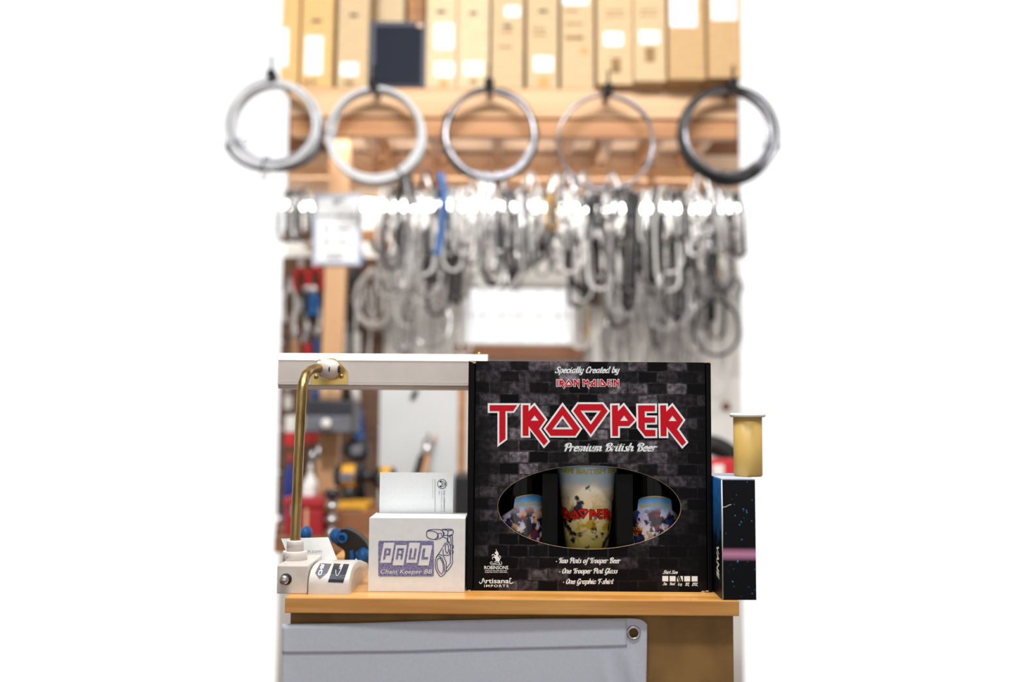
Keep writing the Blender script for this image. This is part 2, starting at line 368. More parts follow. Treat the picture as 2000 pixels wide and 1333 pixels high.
def merge(shapes):
    vs, fs = [], []
    for v, f in shapes:
        o = len(vs); vs += list(v); fs += [tuple(i+o for i in q) for q in f]
    return vs, fs
def move(sh, fn): return [fn(a, b) for a, b in sh[0]], sh[1]
def printed(sh, fn, name, material, parent, label=None):         # fn(a,b) -> 3D point on the printed surface
    o = MB().add([fn(a, b) for a, b in sh[0]], sh[1]).build(name, material, parent)
    if label: o['label'] = label
    return o
def fontshape(text, bold=0.0, shear=0.0, space=1.0):             # built-in typeface -> flat shape, cap height about 0.7
    cu = bpy.data.curves.new('t', 'FONT'); cu.body = text; cu.offset = bold; cu.shear = shear; cu.space_character = space; cu.resolution_u = 3
    o = bpy.data.objects.new('t', cu); C.objects.link(o)
    dg = bpy.context.evaluated_depsgraph_get(); me = o.evaluated_get(dg).to_mesh()
    vs = [(v.co.x, v.co.y) for v in me.vertices]; fs = [tuple(p.vertices) for p in me.polygons]
    o.evaluated_get(dg).to_mesh_clear(); bpy.data.objects.remove(o); bpy.data.curves.remove(cu)
    return vs, fs
def fit(sh, x0, x1, y0, y1):                                     # y0: pixel row of the top, y1: of the bottom
    xs = [v[0] for v in sh[0]]; ys = [v[1] for v in sh[0]]; a, b, c, d = min(xs), max(xs), min(ys), max(ys)
    return [(x0+(x-a)/(b-a)*(x1-x0), y1+(y-c)/(d-c)*(y0-y1)) for x, y in sh[0]], sh[1]
# a heavy connected script, drawn as pen strokes (x-height 10, cap height 16)
G = {
'a': (8.2, [[(6.2, 8.2), (4.2, 10), (1.7, 7), (1.3, 3.5), (2.8, 0.2), (5, 1.8), (6.2, 5)], [(6.7, 10), (6.4, 3), (7, 0.3), (8.7, 1.6)]]),
'b': (7.2, [[(1.6, 16), (1.5, 3), (3, 0.2), (5.3, 2), (6, 6), (5, 9.5), (3.4, 9.6), (2, 7)]]),
'c': (6.3, [[(5.6, 7.6), (4.4, 10), (2.2, 8.5), (1.3, 4.5), (2.5, 0.3), (4.4, 0.3), (6.5, 2.5)]]),
'd': (8.2, [[(6.2, 8.2), (4.2, 10), (1.7, 7), (1.3, 3.5), (2.8, 0.2), (5, 1.8), (6.2, 5)], [(6.8, 16), (6.4, 3), (7, 0.3), (8.7, 1.6)]]),
'e': (6.3, [[(1.5, 4.4), (4.5, 5.8), (5.3, 8.4), (3.9, 10), (2, 8), (1.3, 4.5), (2.5, 0.3), (4.4, 0.3), (6.5, 2.5)]]),
'f': (5.2, [[(6.4, 14.2), (5, 16), (3.6, 14), (3, 8), (2.6, -2), (1.5, -5), (0, -4)], [(1, 10), (5.4, 10)]]),
'g': (7.8, [[(6.2, 8.2), (4.2, 10), (1.7, 7), (1.3, 3.5), (2.8, 0.2), (5, 1.8), (6.2, 5)], [(6.7, 10), (6.3, -2), (4.6, -5), (2, -4)]]),
'h': (7.6, [[(1.7, 16), (1.5, 0)], [(1.7, 6), (3.7, 9.6), (5.6, 9.4), (5.9, 6), (5.7, 2), (6.5, 0.2), (8, 1.6)]]),
'i': (3.9, [[(1.7, 10), (1.5, 2.6), (2.5, 0.2), (4.2, 1.6)], [(2, 13.6), (2.05, 13.9)]]),
'l': (3.9, [[(1.9, 16), (1.5, 2.6), (2.5, 0.2), (4.2, 1.6)]]),
'm': (10.4, [[(1.5, 10), (1.4, 0)], [(1.6, 6), (3.3, 9.6), (4.8, 9.2), (5, 6), (4.9, 0)], [(5.1, 6), (6.8, 9.6), (8.3, 9.2), (8.5, 6), (8.4, 2), (9.2, 0.2), (10.8, 1.6)]]),
'n': (7.5, [[(1.5, 10), (1.4, 0)], [(1.6, 6), (3.5, 9.6), (5.4, 9.4), (5.7, 6), (5.6, 2), (6.4, 0.2), (7.9, 1.6)]]),
'o': (7, [[(3.7, 10), (1.8, 8.2), (1.3, 4.5), (2.2, 0.7), (3.8, 0.1), (5.7, 2.5), (6, 6.5), (5, 9.4), (3.7, 10)]]),
'p': (7, [[(1.6, 10), (1.2, -5)], [(1.7, 7), (3.5, 9.8), (5.6, 8.6), (5.9, 4), (4.3, 0.2), (1.8, 1.2)]]),
'r': (5.4, [[(1.5, 10), (1.4, 0)], [(1.6, 6), (3.2, 9.4), (5.2, 9.2), (5.3, 8.6)]]),
's': (5.4, [[(0.8, 1.4), (2.6, 0), (4.6, 1.8), (4.2, 4.6), (2.6, 7), (3.2, 9.8), (4.8, 9)]]),
't': (4.1, [[(2.2, 14.5), (1.7, 2.6), (2.7, 0.2), (4.4, 1.6)], [(0.4, 10), (4.2, 10)]]),
'u': (7.6, [[(1.5, 10), (1.4, 3), (2.6, 0.2), (4.4, 1), (5.5, 4)], [(5.8, 10), (5.6, 2.6), (6.4, 0.2), (8, 1.6)]]),
'w': (9.2, [[(1.3, 10), (1.2, 3), (2.4, 0.2), (4, 1), (5, 4)], [(5.2, 10), (5, 3), (6.2, 0.2), (8, 1.6), (9, 6), (8.2, 10)]]),
'y': (7, [[(1.5, 10), (1.4, 3), (2.6, 0.2), (4.4, 1), (5.5, 4)], [(5.8, 10), (5.4, -2), (3.8, -5), (1.4, -3.8)]]),
'z': (5.6, [[(1, 9.4), (5, 9.4), (1, 0.6), (5.2, 0.6)]]),
'S': (8, [[(0.4, 3.4), (1, 0.8), (4, 0.1), (6.3, 3), (5.5, 7), (2.9, 10.2), (3, 14.4), (5.4, 16), (7.3, 13.4)]]),
'C': (7.8, [[(7.2, 12.6), (6.2, 15.8), (3.6, 15), (1.8, 10), (1.6, 4), (3.6, 0.2), (7, 2.2)]]),
'P': (8, [[(3.2, 14), (2.8, 0)], [(0.6, 10.6), (1, 14.4), (4, 16.4), (7, 15), (7.6, 11), (6, 7.4), (4, 7.6)]]),
'B': (8.6, [[(3.2, 14), (2.8, 0)], [(0.6, 10.6), (1, 14.4), (4, 16.4), (6.8, 15.4), (7, 11.5), (4.2, 8.6), (7.2, 7), (7.5, 2.5), (5, 0.1), (2.8, 0.5)]]),
'T': (6.8, [[(0.8, 10), (0.5, 13.4), (2.5, 15.4), (5, 15), (8.4, 15.7)], [(4.8, 15), (4.2, 0)]]),
'O': (8.6, [[(4.6, 16), (2, 12), (1.6, 5), (3.6, 0.1), (6.4, 2), (7.6, 9), (6.2, 14.4), (3.4, 13.6), (0.8, 12)]]),
'G': (8, [[(7, 12.6), (5.8, 16), (3.2, 14.5), (1.6, 8), (2.7, 1), (5, 0.8), (6.6, 5)], [(6.9, 7.5), (6.4, -2), (4.4, -5), (2, -3.8)]]),
'M': (11, [[(1, 11), (1.4, 15), (2.8, 15), (2.6, 0)], [(2.9, 14), (5.4, 4), (8.4, 15.5)], [(8.6, 15), (8.4, 2), (9.6, 0.2), (11, 1.6)]]),
'L': (7.2, [[(3, 16), (2.2, 8), (2.2, 1), (4.6, 1.6), (7.4, -2)]]),
'X': (8, [[(0.8, 11), (1.4, 15), (3.2, 14.6), (5, 5), (7.4, 0.2)], [(7.2, 15.5), (1.2, 0.4)]]),
'2': (6.4, [[(1, 11), (2, 15), (4.6, 15.4), (5.4, 12), (1, 0.8), (6, 0.8)]]),
'-': (4.6, [[(0.8, 5.6), (3.8, 5.6)]]),
}
def script(text, w0=1.5, w1=2.5):
    x = 0; sh = []
    for ch in text:
        if ch == ' ': x += 4.6; continue
        if ch == '*':
            sh.append(move(disc2(x+1.5, 5, 1.5), lambda a, b: (a, b))); x += 6; continue
        adv, sts = G[ch]
        for st in sts:
            sh.append(move(shape_stroke(st, w0, w1), lambda a, b, x=x: (a+x+0.24*b, b)))
        x += adv
    return merge(sh)
# ------------------------------------------------------------------ the setting
YB = 1.13
ZC = P(1150, 1156, YB).z
def Yat(px, py, z):
    d = _F + (px-1000)/FPX*_R - (py-666.5)/FPX*_U
    return EYE.y + d.y*(z-EYE.z)/d.z
YE = Yat(1000, 1171, ZC)
XL = P(556, 1180, YE).x; XR = P(1444, 1180, YE).x
ZF = ZC-1.03
def xs(px, Y): return P(px, 800, Y).x
YW = 3.75
fl = MB().box(-2.35, 2.35, -2.6, YW, ZF-0.05, ZF).build('floor', 'floor'); fl['kind'] = 'structure'
cl = MB().box(-2.35, 2.35, -2.6, YW, ZF+3.05, ZF+3.1).build('ceiling', 'shopwall'); cl['kind'] = 'structure'
for nm, a, b in (('wall_left', -2.45, -2.35), ('wall_right', 2.35, 2.45)):
    o = MB().box(a, b, -2.6, YW, ZF, ZF+3.05).build(nm, 'shopwall'); o['kind'] = 'structure'
fw = MB()
for a, b, c, d in ((-2.35, -2.15, 0, 3.05), (2.15, 2.35, 0, 3.05), (-2.15, 2.15, 0, 0.35), (-2.15, 2.15, 2.75, 3.05), (-0.05, 0.05, 0.35, 2.75)): fw.box(a, b, -2.7, -2.6, ZF+c, ZF+d)
o = fw.build('wall_front', 'shopwall'); o['kind'] = 'structure'      # street wall with the shop window opening
# back wall with a window opening
wx0, wx1 = P(905, 615, YW).x, P(1126, 615, YW).x; wz0, wz1 = P(1010, 676, YW).z, P(1010, 556, YW).z
bx0, bx1 = xs(551, YW), xs(1449, YW); bz1 = P(1000, -70, YW).z; zsplit = P(1000, 402, YW).z
wb = MB()
for x0, x1, z0, z1 in ((bx0, wx0, ZF, zsplit), (wx1, bx1, ZF, zsplit), (wx0, wx1, ZF, wz0), (wx0, wx1, wz1, zsplit)): wb.box(x0, x1, YW, YW+0.09, z0, z1)
wallb = wb.build('wall_back', 'wallgrey'); wallb['kind'] = 'structure'
wu = MB()
nb = 5
for i in range(nb):
    z0 = zsplit+(bz1-zsplit)*i/nb; z1 = zsplit+(bz1-zsplit)*(i+1)/nb-0.006
    MB().box(bx0, bx1, YW-0.012, YW+0.09, z0, z1).build('plank', 'brownply', wallb)
win = struct('window_1')
fr = 0.012; nc = 6
MB().box(wx0-0.03, wx1+0.03, YW-0.045, YW+0.02, wz0-0.052, wz0).build('window_sill', 'brownply', win)
for a, b, c, d in ((wx0, wx1, wz1-fr, wz1), (wx0, wx1, wz0, wz0+fr), (wx0, wx0+fr, wz0+fr, wz1-fr), (wx1-fr, wx1, wz0+fr, wz1-fr)):
    MB().box(a, b, YW+0.01, YW+0.05, c, d).build('window_frame', 'lampwhite', win)
zm = (wz0+wz1)/2
MB().box(wx0+fr, wx1-fr, YW+0.02, YW+0.04, zm-0.0025, zm+0.0025).build('muntin', 'lampwhite', win)
for i in range(1, nc):
    x = wx0+(wx1-wx0)*i/nc; MB().box(x-0.0025, x+0.0025, YW+0.021, YW+0.039, wz0+fr, wz1-fr).build('muntin', 'lampwhite', win)
for i in range(nc):
    for j in range(2):
        a = wx0+(wx1-wx0)*i/nc+0.005; b = wx0+(wx1-wx0)*(i+1)/nc-0.005
        MB().box(a, b, YW+0.028, YW+0.031, (wz0+fr, zm+0.004)[j], (zm-0.004, wz1-fr)[j]).build('pane', 'glasspane', win)
# ------------------------------------------------------------------ the counter
ct = thing('counter', 'varnished pine counter with kraft brown front panel under the black gift box', 'counter', (0, YE, ZF))
MB().box(XL, XR, YE, 1.46, ZC-0.0172, ZC, 0.0012).build('counter_top', 'pine', ct)
MB().box(XL+0.002, XR-0.002, YE+0.022, YE+0.04, ZF, ZC-0.0172).build('front_panel', 'panel', ct)
MB().box(XL+0.002, XL+0.02, YE+0.04, 1.44, ZF, ZC-0.0172).build('side_panel', 'panel', ct)
MB().box(XR-0.02, XR-0.002, YE+0.04, 1.44, ZF, ZC-0.0172).build('side_panel', 'panel', ct)
# banner hung on the counter front
YN = YE+0.0125
def ipl(pts, x):
    for (a, b), (c, d) in zip(pts, pts[1:]):
        if x <= c: return b+(d-b)*(x-a)/(c-a)
    return pts[-1][1]
topc = [(540, 1219), (700, 1218), (860, 1214), (1060, 1210), (1235, 1208.5), (1250, 1210), (1258, 1214), (1266, 1222)]
bn = thing('vinyl_banner', 'white vinyl banner with a metal eyelet pinned to the counter front', 'banner', (0, YN, ZF+0.5))
def bwave(px, py):
    e = math.exp(-((px-1215)/40)**2)*max(0, (py-1270)/60)*0.0035*math.sin((px-1215)/9.0-py/40)
    return -0.0012*math.sin(px/95.0+py/160)-e-0.0015*math.sin(px/210.0)
cols = [552+4*i for i in range(179)]; rows = 58
vs = []; fs = []
for c in cols:
    t = ipl(topc, c); rx = c if c < 1200 else c-(c-1200)/64*0.0
    for r in range(rows):
        py = t+(1440-t)*r/(rows-1)
        q = P(rx-(py-1215)*0.012*(1 if c > 1240 else 0), py, YN); vs.append((q.x, YN+bwave(c, py), q.z))
for i in range(len(cols)-1):
    for j in range(rows-1):
        cx = cols[i]+2; t = ipl(topc, cx); py = t+(1440-t)*(j+0.5)/(rows-1)
        if (cx-1237)**2+(py-1236)**2 < 130: continue
        fs.append((i*rows+j, i*rows+j+1, (i+1)*rows+j+1, (i+1)*rows+j))
sheet = MB().add(vs, fs, True).build('sheet', 'banner', bn)
sm = sheet.modifiers.new('thick', 'SOLIDIFY'); sm.thickness = 0.0008
vs = []; fs = []; hc = [552+8*i for i in range(88)]+[1255]
for c in hc:
    for py in (ipl(topc, c)+1.0, ipl(topc, c)+10, ipl([(540, 1276), (800, 1275), (1264, 1262)], c)-6, ipl([(540, 1276), (800, 1275), (1264, 1262)], c)):
        q = P(c, py, YN); vs.append((q.x, YN+bwave(c, py)-0.0008, q.z))
hem_faces = [(i*4+j, i*4+j+1, i*4+j+5, i*4+j+4) for i in range(len(hc)-1) for j in range(3) if not (1220 < hc[i]+4 < 1256)]
hm = MB().add(vs, hem_faces, True).build('hem', 'banner', bn)
sm = hm.modifiers.new('thick', 'SOLIDIFY'); sm.thickness = 0.0005; sm.offset = 1
g = P(1237, 1236, YN); s_ = S(YN)
MB().lathe([(8*s_, -0.0014), (8.6*s_, -0.0034), (10.8*s_, -0.0042), (13*s_, -0.0034), (13.6*s_, -0.0012), (8*s_, -0.0014)], (g.x, YN, g.z), 'Y', 36, caps=False).build('eyelet', 'steel', bn)
# ------------------------------------------------------------------ black beer gift box
bxl, bxr, bzt = P(913, 930, YB).x, P(1390, 930, YB).x, P(1150, 707, YB).z
pxl, pxr = P(927.5, 930, YB).x, P(1378.5, 930, YB).x
YBB = YB+0.094
gb = thing('beer_gift_box', 'black brick-printed beer gift box with oval window and red lettering', 'gift box', ((bxl+bxr)/2, YB, ZC))
oc = P(1151, 991.5, YB); orx, orz = 177.5*S(YB), 80*S(YB)*1.004
def panel_ring():
    n = 96; vs = []; z0, z1 = ZC+0.0004, bzt; rect = []
    for i in range(n):
        a = 2*math.pi*i/n; ca, sa = math.cos(a), math.sin(a)
        ex, ez = oc.x+orx*ca, oc.z+orz*sa
        t = min(((pxr if ca > 0 else pxl)-oc.x)/ca if abs(ca) > 1e-9 else 1e9, ((z1 if sa > 0 else z0)-oc.z)/sa if abs(sa) > 1e-9 else 1e9)
        rect.append((a, oc.x+t*ca, oc.z+t*sa)); vs.append((ex, ez))
    for cxr, czr in ((pxl, z0), (pxl, z1), (pxr, z0), (pxr, z1)):     # snap the nearest sample to each corner
        k = min(range(n), key=lambda i: (rect[i][1]-cxr)**2+(rect[i][2]-czr)**2); rect[k] = (rect[k][0], cxr, czr)
    V = [(x, YB, z) for x, z in vs]+[(x, YB, z) for _, x, z in rect]+[(x, YB+0.0014, z) for x, z in vs]+[(x, YB+0.0014, z) for _, x, z in rect]
    F = []
    for i in range(n):
        j = (i+1) % n
        F += [(i, j, n+j, n+i), (2*n+i, 3*n+i, 3*n+j, 2*n+j), (n+i, n+j, 3*n+j, 3*n+i)]
    rimf = [(i, 2*n+i, 2*n+j, j) for i in range(n) for j in ((i+1) % n,)]
    return V, F, [(x, z) for x, z in vs]
V, F_, ell = panel_ring()
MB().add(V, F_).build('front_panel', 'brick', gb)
vs = []; n = len(ell)
for d, k in ((-0.0003, 1.0), (0.0015, 1.0), (0.0015, 0.996), (-0.0003, 0.996)):
    vs += [(oc.x+(x-oc.x)*k, YB+d, oc.z+(z-oc.z)*k) for x, z in ell]
MB().add(vs, [(a*n+i, a*n+(i+1) % n, ((a+1) % 4)*n+(i+1) % n, ((a+1) % 4)*n+i) for a in range(4) for i in range(n)]).build('window_rim', 'kraft', gb)
MB().box(bxl, pxl-0.0011, YB-0.0012, YB+0.02, ZC+0.0003, bzt, 0.0014).build('corner_fold', 'boxblack', gb)
MB().box(pxr+0.0011, bxr, YB-0.0012, YB+0.02, ZC+0.0003, bzt, 0.0014).build('corner_fold', 'boxblack', gb)
MB().box(bxl+0.0004, bxl+0.0024, YB+0.02, YBB, ZC+0.0003, bzt-0.0004).build('side_panel', 'boxblack', gb)
MB().box(bxr-0.0024, bxr-0.0004, YB+0.02, YBB, ZC+0.0003, bzt-0.0004).build('side_panel', 'boxblack', gb)
MB().box(bxl+0.0024, bxr-0.0024, YBB-0.002, YBB, ZC+0.0003, bzt-0.0004).build('back_panel', 'boxinner', gb)
MB().box(bxl+0.0024, bxr-0.0024, YB+0.0015, YBB-0.002, ZC+0.0003, ZC+0.002).build('bottom_panel', 'boxinner', gb)
MB().box(bxl+0.0024, bxr-0.0024, YB+0.0015, YBB-0.002, bzt-0.0016, bzt-0.0002).build('top_panel', 'boxblack', gb)
wd = P(1000, 1156, YB).z
for a, b in ((1059, 1089), (1205, 1236)):           # folded black dividers between the bottles and the glass
    x0, x1 = P(a, 990, YB+0.012).x, P(b, 990, YB+0.012).x
    MB().box(x0, x1, YB+0.011, YB+0.0125, ZC+0.002, P(1000, 925, YB+0.012).z, 0.0004).build('divider', 'boxinner', gb)
    MB().box(x0, x0+0.0012, YB+0.0125, YBB-0.002, ZC+0.002, P(1000, 925, YB+0.012).z).build('divider', 'boxinner', gb)
for px, py in ((922, 706.5), (926, 709), (1381, 706.5), (1386, 708.5), (1372, 1156), (916, 1154), (1380, 1155)):   # torn board at the corners
    q = P(px, py, YB); k = 0.0016
    bm = MB(); bm.add([(q.x-k*1.6, YB-0.002, q.z-k*0.3), (q.x+k, YB-0.0024, q.z-k*0.6), (q.x+k*1.5, YB-0.0018, q.z+k*0.5), (q.x-k*0.4, YB-0.0016, q.z+k*0.7), (q.x, YB+0.001, q.z)], [(0, 1, 2, 3), (0, 4, 1), (1, 4, 2), (2, 4, 3), (3, 4, 0)])
    bm.build('torn_corner', 'kraft', gb)
YP1, YP2 = YB-0.00015, YB-0.0003
def onbox(px, py): return P(px, py, YP1)
def onbox2(px, py): return P(px, py, YP2)
K1 = lambda a, b: (945+a/9.524, 775+b/9.524)
K2 = lambda a, b: (1140+a/9.524, 775+b/9.524)
TITLE = [
 (K1, [(108, 160), (620, 160), (545, 270), (402, 270), (402, 785), (288, 870), (288, 270), (108, 270)], None),
 (K1, [(722, 160), (832, 160), (832, 275), (940, 165), (1143, 432), (1025, 602), (1190, 832), (1118, 912), (832, 550), (832, 730), (722, 730)], [(945, 352), (1020, 448), (870, 448)]),
 (K1, [(1465, 168), (1790, 600), (1700, 730), (1245, 730), (1148, 600)], [(1465, 350), (1658, 610), (1273, 610)]),
 (K1, [(1755, 142), (2207, 142), (2304, 270), (1989, 705), (1663, 268)], [(1797, 262), (2179, 262), (1989, 522)]),
 (K2, [(525, 165), (635, 162), (638, 275), (745, 165), (952, 435), (840, 550), (640, 550), (640, 733), (532, 735)], [(752, 352), (827, 452), (677, 452)]),
 (K2, [(1010, 165), (1328, 165), (1328, 272), (1135, 275), (1137, 388), (1332, 390), (1330, 487), (1137, 490), (1140, 618), (1335, 622), (1335, 738), (1148, 740), (1018, 575)], None),
 (K2, [(1422, 165), (1532, 163), (1538, 280), (1648, 170), (1850, 438), (1735, 608), (1905, 850), (1835, 922), (1542, 562), (1542, 738), (1432, 738)], [(1653, 355), (1730, 456), (1578, 456)]),
]
def letters(defs, w, wmin):
    red, white = [], []
    for K, pl, hole in defs:
        p = [K(a, b) for a, b in pl]; h = [K(a, b) for a, b in hole] if hole else None
        red.append(shape_poly(p, [h] if h else []))
        wp = offset(p, w); wh = None
        if h:
            hh = offset(h, -w); ar = abs(sum(h[i][0]*h[(i+1) % 3][1]-h[(i+1) % 3][0]*h[i][1] for i in range(3)))
            if ar > wmin: wh = hh
        white.append(shape_poly(wp, [wh] if wh else []))
    return merge(red), merge(white)
r_, w_ = letters(TITLE, 3.7, 200)
for i, (K, pl, hole) in enumerate(TITLE):
    rr, ww = letters([TITLE[i]], 3.7, 200)
    lo = printed(ww, onbox, 'title_letter', 'white', gb)
    printed(rr, onbox2, 'letter_face', 'red', lo)
K3 = lambda a, b: (1075+a/13.333, 705+b/13.333)
def refit(pl, hole, sx0, sx1, sy0, sy1):
    X = [a for a, b in pl]; Yv = [b for a, b in pl]; f = lambda a, b: (sx0+(a-min(X))/(max(X)-min(X))*(sx1-sx0), sy0+(b-min(Yv))/(max(Yv)-min(Yv))*(sy1-sy0))
    return [f(a, b) for a, b in pl], [f(a, b) for a, b in hole] if hole else None
NN = [(600, 490), (650, 490), (722, 580), (722, 490), (748, 490), (748, 712), (714, 660), (714, 634), (648, 556), (648, 670), (612, 670), (612, 512)]
BAND = [(K3, [(160, 492), (190, 492), (190, 672), (160, 672)], None), (K3, *refit(TITLE[1][1], TITLE[1][2], 234, 376, 490, 722)),
 (K3, *refit(TITLE[2][1], TITLE[2][2], 378, 575, 490, 665)), (K3, NN, None),
 (K3, [(842, 490), (885, 490), (922, 545), (962, 490), (1000, 530), (1002, 722), (966, 680), (966, 560), (924, 606), (884, 552), (884, 670), (852, 670), (852, 512)], None),
 (K3, [(1124, 492), (1172, 492), (1172, 672), (1130, 672), (1112, 640), (1062, 672), (1032, 650), (1066, 600), (1050, 560), (1076, 545), (1092, 570)], [(1140, 545), (1140, 625), (1108, 600)]),
 (K3, [(1226, 492), (1252, 492), (1252, 672), (1226, 672)], None),
 (K3, [(1300, 492), (1345, 492), (1452, 620), (1422, 668), (1300, 668)], [(1332, 540), (1400, 628), (1332, 628)]),
 (K3, [(1486, 492), (1585, 492), (1585, 520), (1516, 520), (1516, 566), (1585, 566), (1585, 594), (1516, 594), (1516, 622), (1530, 640), (1592, 640), (1592, 668), (1520, 668), (1486, 626)], None),
 (K3, [(a+1036, b) for a, b in NN], None)]
rb, wb_ = letters(BAND, 0.95, 1e9)
lo = printed(wb_, onbox, 'band_lettering', 'white', gb, 'small white edged red angular lettering'); printed(rb, onbox2, 'letter_face', 'red', lo)
for txt, x0, x1, y0, y1, nm in (('Specially Created by', 1083.5, 1210.5, 716, 733.5, 'script_line'), ('Premium British Beer', 1102, 1284.5, 865.5, 883, 'script_line'),
        ('*Two Pints of Trooper Beer', 1085.5, 1213, 1089.5, 1104.5, 'script_line'), ('*One Trooper Pint Glass', 1092, 1207, 1110, 1124.5, 'script_line'),
        ('*One Graphic T-shirt', 1099.5, 1199, 1130.5, 1145, 'script_line'), ('Shirt Size', 1294.5, 1324, 1114.5, 1122, 'script_line'),
        ('Sm', 1294.5, 1303, 1138, 1144, 'size_name'), ('Med', 1308, 1319, 1138, 1144, 'size_name'), ('Lrg', 1324, 1332.5, 1138.5, 1146, 'size_name'), ('XL', 1337.5, 1346.5, 1138.5, 1146, 'size_name'), ('2XL', 1351, 1363, 1138.5, 1146, 'size_name')):
    printed(fit(script(txt, 1.6, 2.6), x0, x1, y0, y1), onbox, nm, 'white', gb)
def rect2(x0, x1, y0, y1): return [(x0, y0), (x1, y0), (x1, y1), (x0, y1)], [(0, 1, 2, 3)]
for i, x in enumerate((1293.6, 1307.8, 1322.2, 1336.4, 1350.8)):
    o = printed(rect2(x, x+11.6, 1125.8+i*0.1, 1136.2+i*0.1), onbox, 'size_square', 'white', gb)
    if i == 2:
        printed(merge([shape_stroke([(1323, 1126), (1327.4, 1136.4)], 2.4), shape_stroke([(1326.8, 1126), (1331, 1136.6)], 2.8)]), onbox2, 'pen_mark', 'boxblack', o)
# brewery emblem: rearing horse over a scroll, name and rule below
K4 = lambda a, b: (930+a/13.333, 1070+b/13.333)
horse = [(510, 105), (528, 92), (548, 96), (572, 130), (585, 170), (578, 205), (560, 225), (595, 262), (618, 300), (612, 345), (590, 372), (612, 398), (626, 440), (606, 440), (588, 400), (556, 372), (548, 340), (528, 372), (490, 376), (460, 384), (470, 368), (500, 360), (512, 330), (498, 300), (480, 272), (456, 262), (432, 268), (430, 300), (442, 318), (426, 312), (414, 284), (420, 254), (448, 240), (478, 240), (472, 212), (450, 196), (428, 200), (414, 220), (402, 212), (420, 182), (446, 168), (472, 184), (500, 205), (520, 190), (516, 165), (488, 160), (480, 146), (492, 130)]
sh = [shape_poly([K4(a, b) for a, b in horse]), move(shape_stroke([(530, 95), (518, 46)], 12), K4), move(shape_stroke([(606, 300), (632, 280), (634, 240), (612, 218), (596, 232), (604, 258)], 14), K4),
      move(shape_stroke([(420, 362), (380, 380), (362, 410), (400, 446), (470, 450), (560, 440), (590, 455), (640, 452), (672, 420), (648, 366)], 12), K4), move(shape_stroke([(400, 405), (470, 418), (560, 398)], 14), K4)]
printed(merge(sh), onbox, 'horse_emblem', 'white', gb, 'white rearing horse emblem')
def ft(txt, x0, x1, y0, y1, K, fn, nm, m, par, **kw): return printed(move(fit(fontshape(txt, **kw), x0, x1, y0, y1), K), fn, nm, m, par)
ft('ROBINSONS', 210, 836, 478, 572, K4, onbox, 'brewery_name', 'white', gb, bold=0.012)
printed(merge([rect2(*K4(228+i*98, 0)[:1], K4(228+i*98+84, 0)[0], K4(0, 600)[1], K4(0, 612)[1]) for i in range(6)]), onbox, 'brewery_rule', 'white', gb)
ft('CHESHIRE FAMILY BREWERS', 228, 810, 632, 664, K4, onbox, 'brewery_line', 'whitecard', gb)
ft('rtisana', 250, 852, 815, 936, K4, onbox, 'importer_name', 'white', gb, bold=0.015)
for st_k, w_k in (([(82, 900), (110, 938), (150, 915), (185, 805), (232, 932)], 20), ([(150, 880), (222, 872)], 14), ([(915, 815), (880, 806), (878, 926), (920, 936), (964, 910)], 20)):
    printed(move(shape_stroke(st_k, w_k), K4), onbox, 'importer_swash', 'white', gb)
ft('IMPORTS', 210, 842, 968, 1036, K4, onbox, 'importer_line', 'white', gb, bold=0.01, space=1.25)
# ---- contents of the box
YG = YB+0.051
gt, gbm = P(1147, 905, YG), ZC+0.0022
gx = P(1146.5, 980, YG).x; sg = S(YB+0.014)
rt, rbm = 61*sg, 35*sg
zT = P(1147, 903, YB+0.014).z; zR = P(1147, 932, YB+0.014).z; zB = ZC+0.0022
zM = P(1147, 1070, YB+0.014).z
def grad(z):                                       # outer radius of the glass at height z
    if z >= zR: return 60*sg
    t = (zR-z)/(zR-zM); return (58-14.5*t)*sg
pg = thing('pint_glass', 'pint glass printed with sky, ochre blotches and red lettering inside the gift box', 'glass', (gx, YG, zB))
prof = [(grad(zB)*0.9, zB), (grad(zB), zB+0.004)]+[(grad(zB+0.004+(zR-zB-0.004)*i/10), zB+0.004+(zR-zB-0.004)*i/10) for i in range(1, 10)]+[(grad(zR-0.0005), zR-0.0005), (59.4*sg, zR+0.001), (60*sg, zR+0.006), (60.5*sg, zT+0.012), (58.5*sg, zT+0.012), (56*sg, zR), (grad(zB)*0.85, zB+0.012), (0, zB+0.010)]
M['glassprint'] = pictureprint('glass_wrap_print', [(0.0, (150, 134, 60)), (0.30, (214, 196, 140)), (0.52, (232, 216, 180)), (0.68, (236, 230, 214)), (0.76, (190, 212, 226)), (0.92, (160, 206, 232))], 0.045, 0.15, [((176, 140, 26), 0.50, 0.58, (0.075, 0.115)), ((22, 20, 18), 0.50, 0.555, (0.08, 0.11)), ((20, 40, 62), 0.60, 0.66, (0.125, 0.14))], 52, 1.0)
MB().lathe([(r, z) for r, z in prof], (gx, YG, 0), 'Z', 48).build('glass_wall', 'glassprint', pg)
def onglass(px, py, e=0.0004):
    z = P(px, py, YG-0.03).z; r = grad(z)+e; dx = (px-1146.5)*sg
    a = math.asin(max(-0.995, min(0.995, dx/r)))
    return Vector((gx+r*math.sin(a), YG-r*math.cos(a), z))
K8 = lambda a, b: (1080+a/7.407, 900+b/7.407)
def glassfold(px):                                   # letters run on round the wall: squeeze the ends like the curve does
    u = (px-1146.5)/52.0; return 1146.5+52.0*math.sin(max(-1.45, min(1.45, u*0.98)))
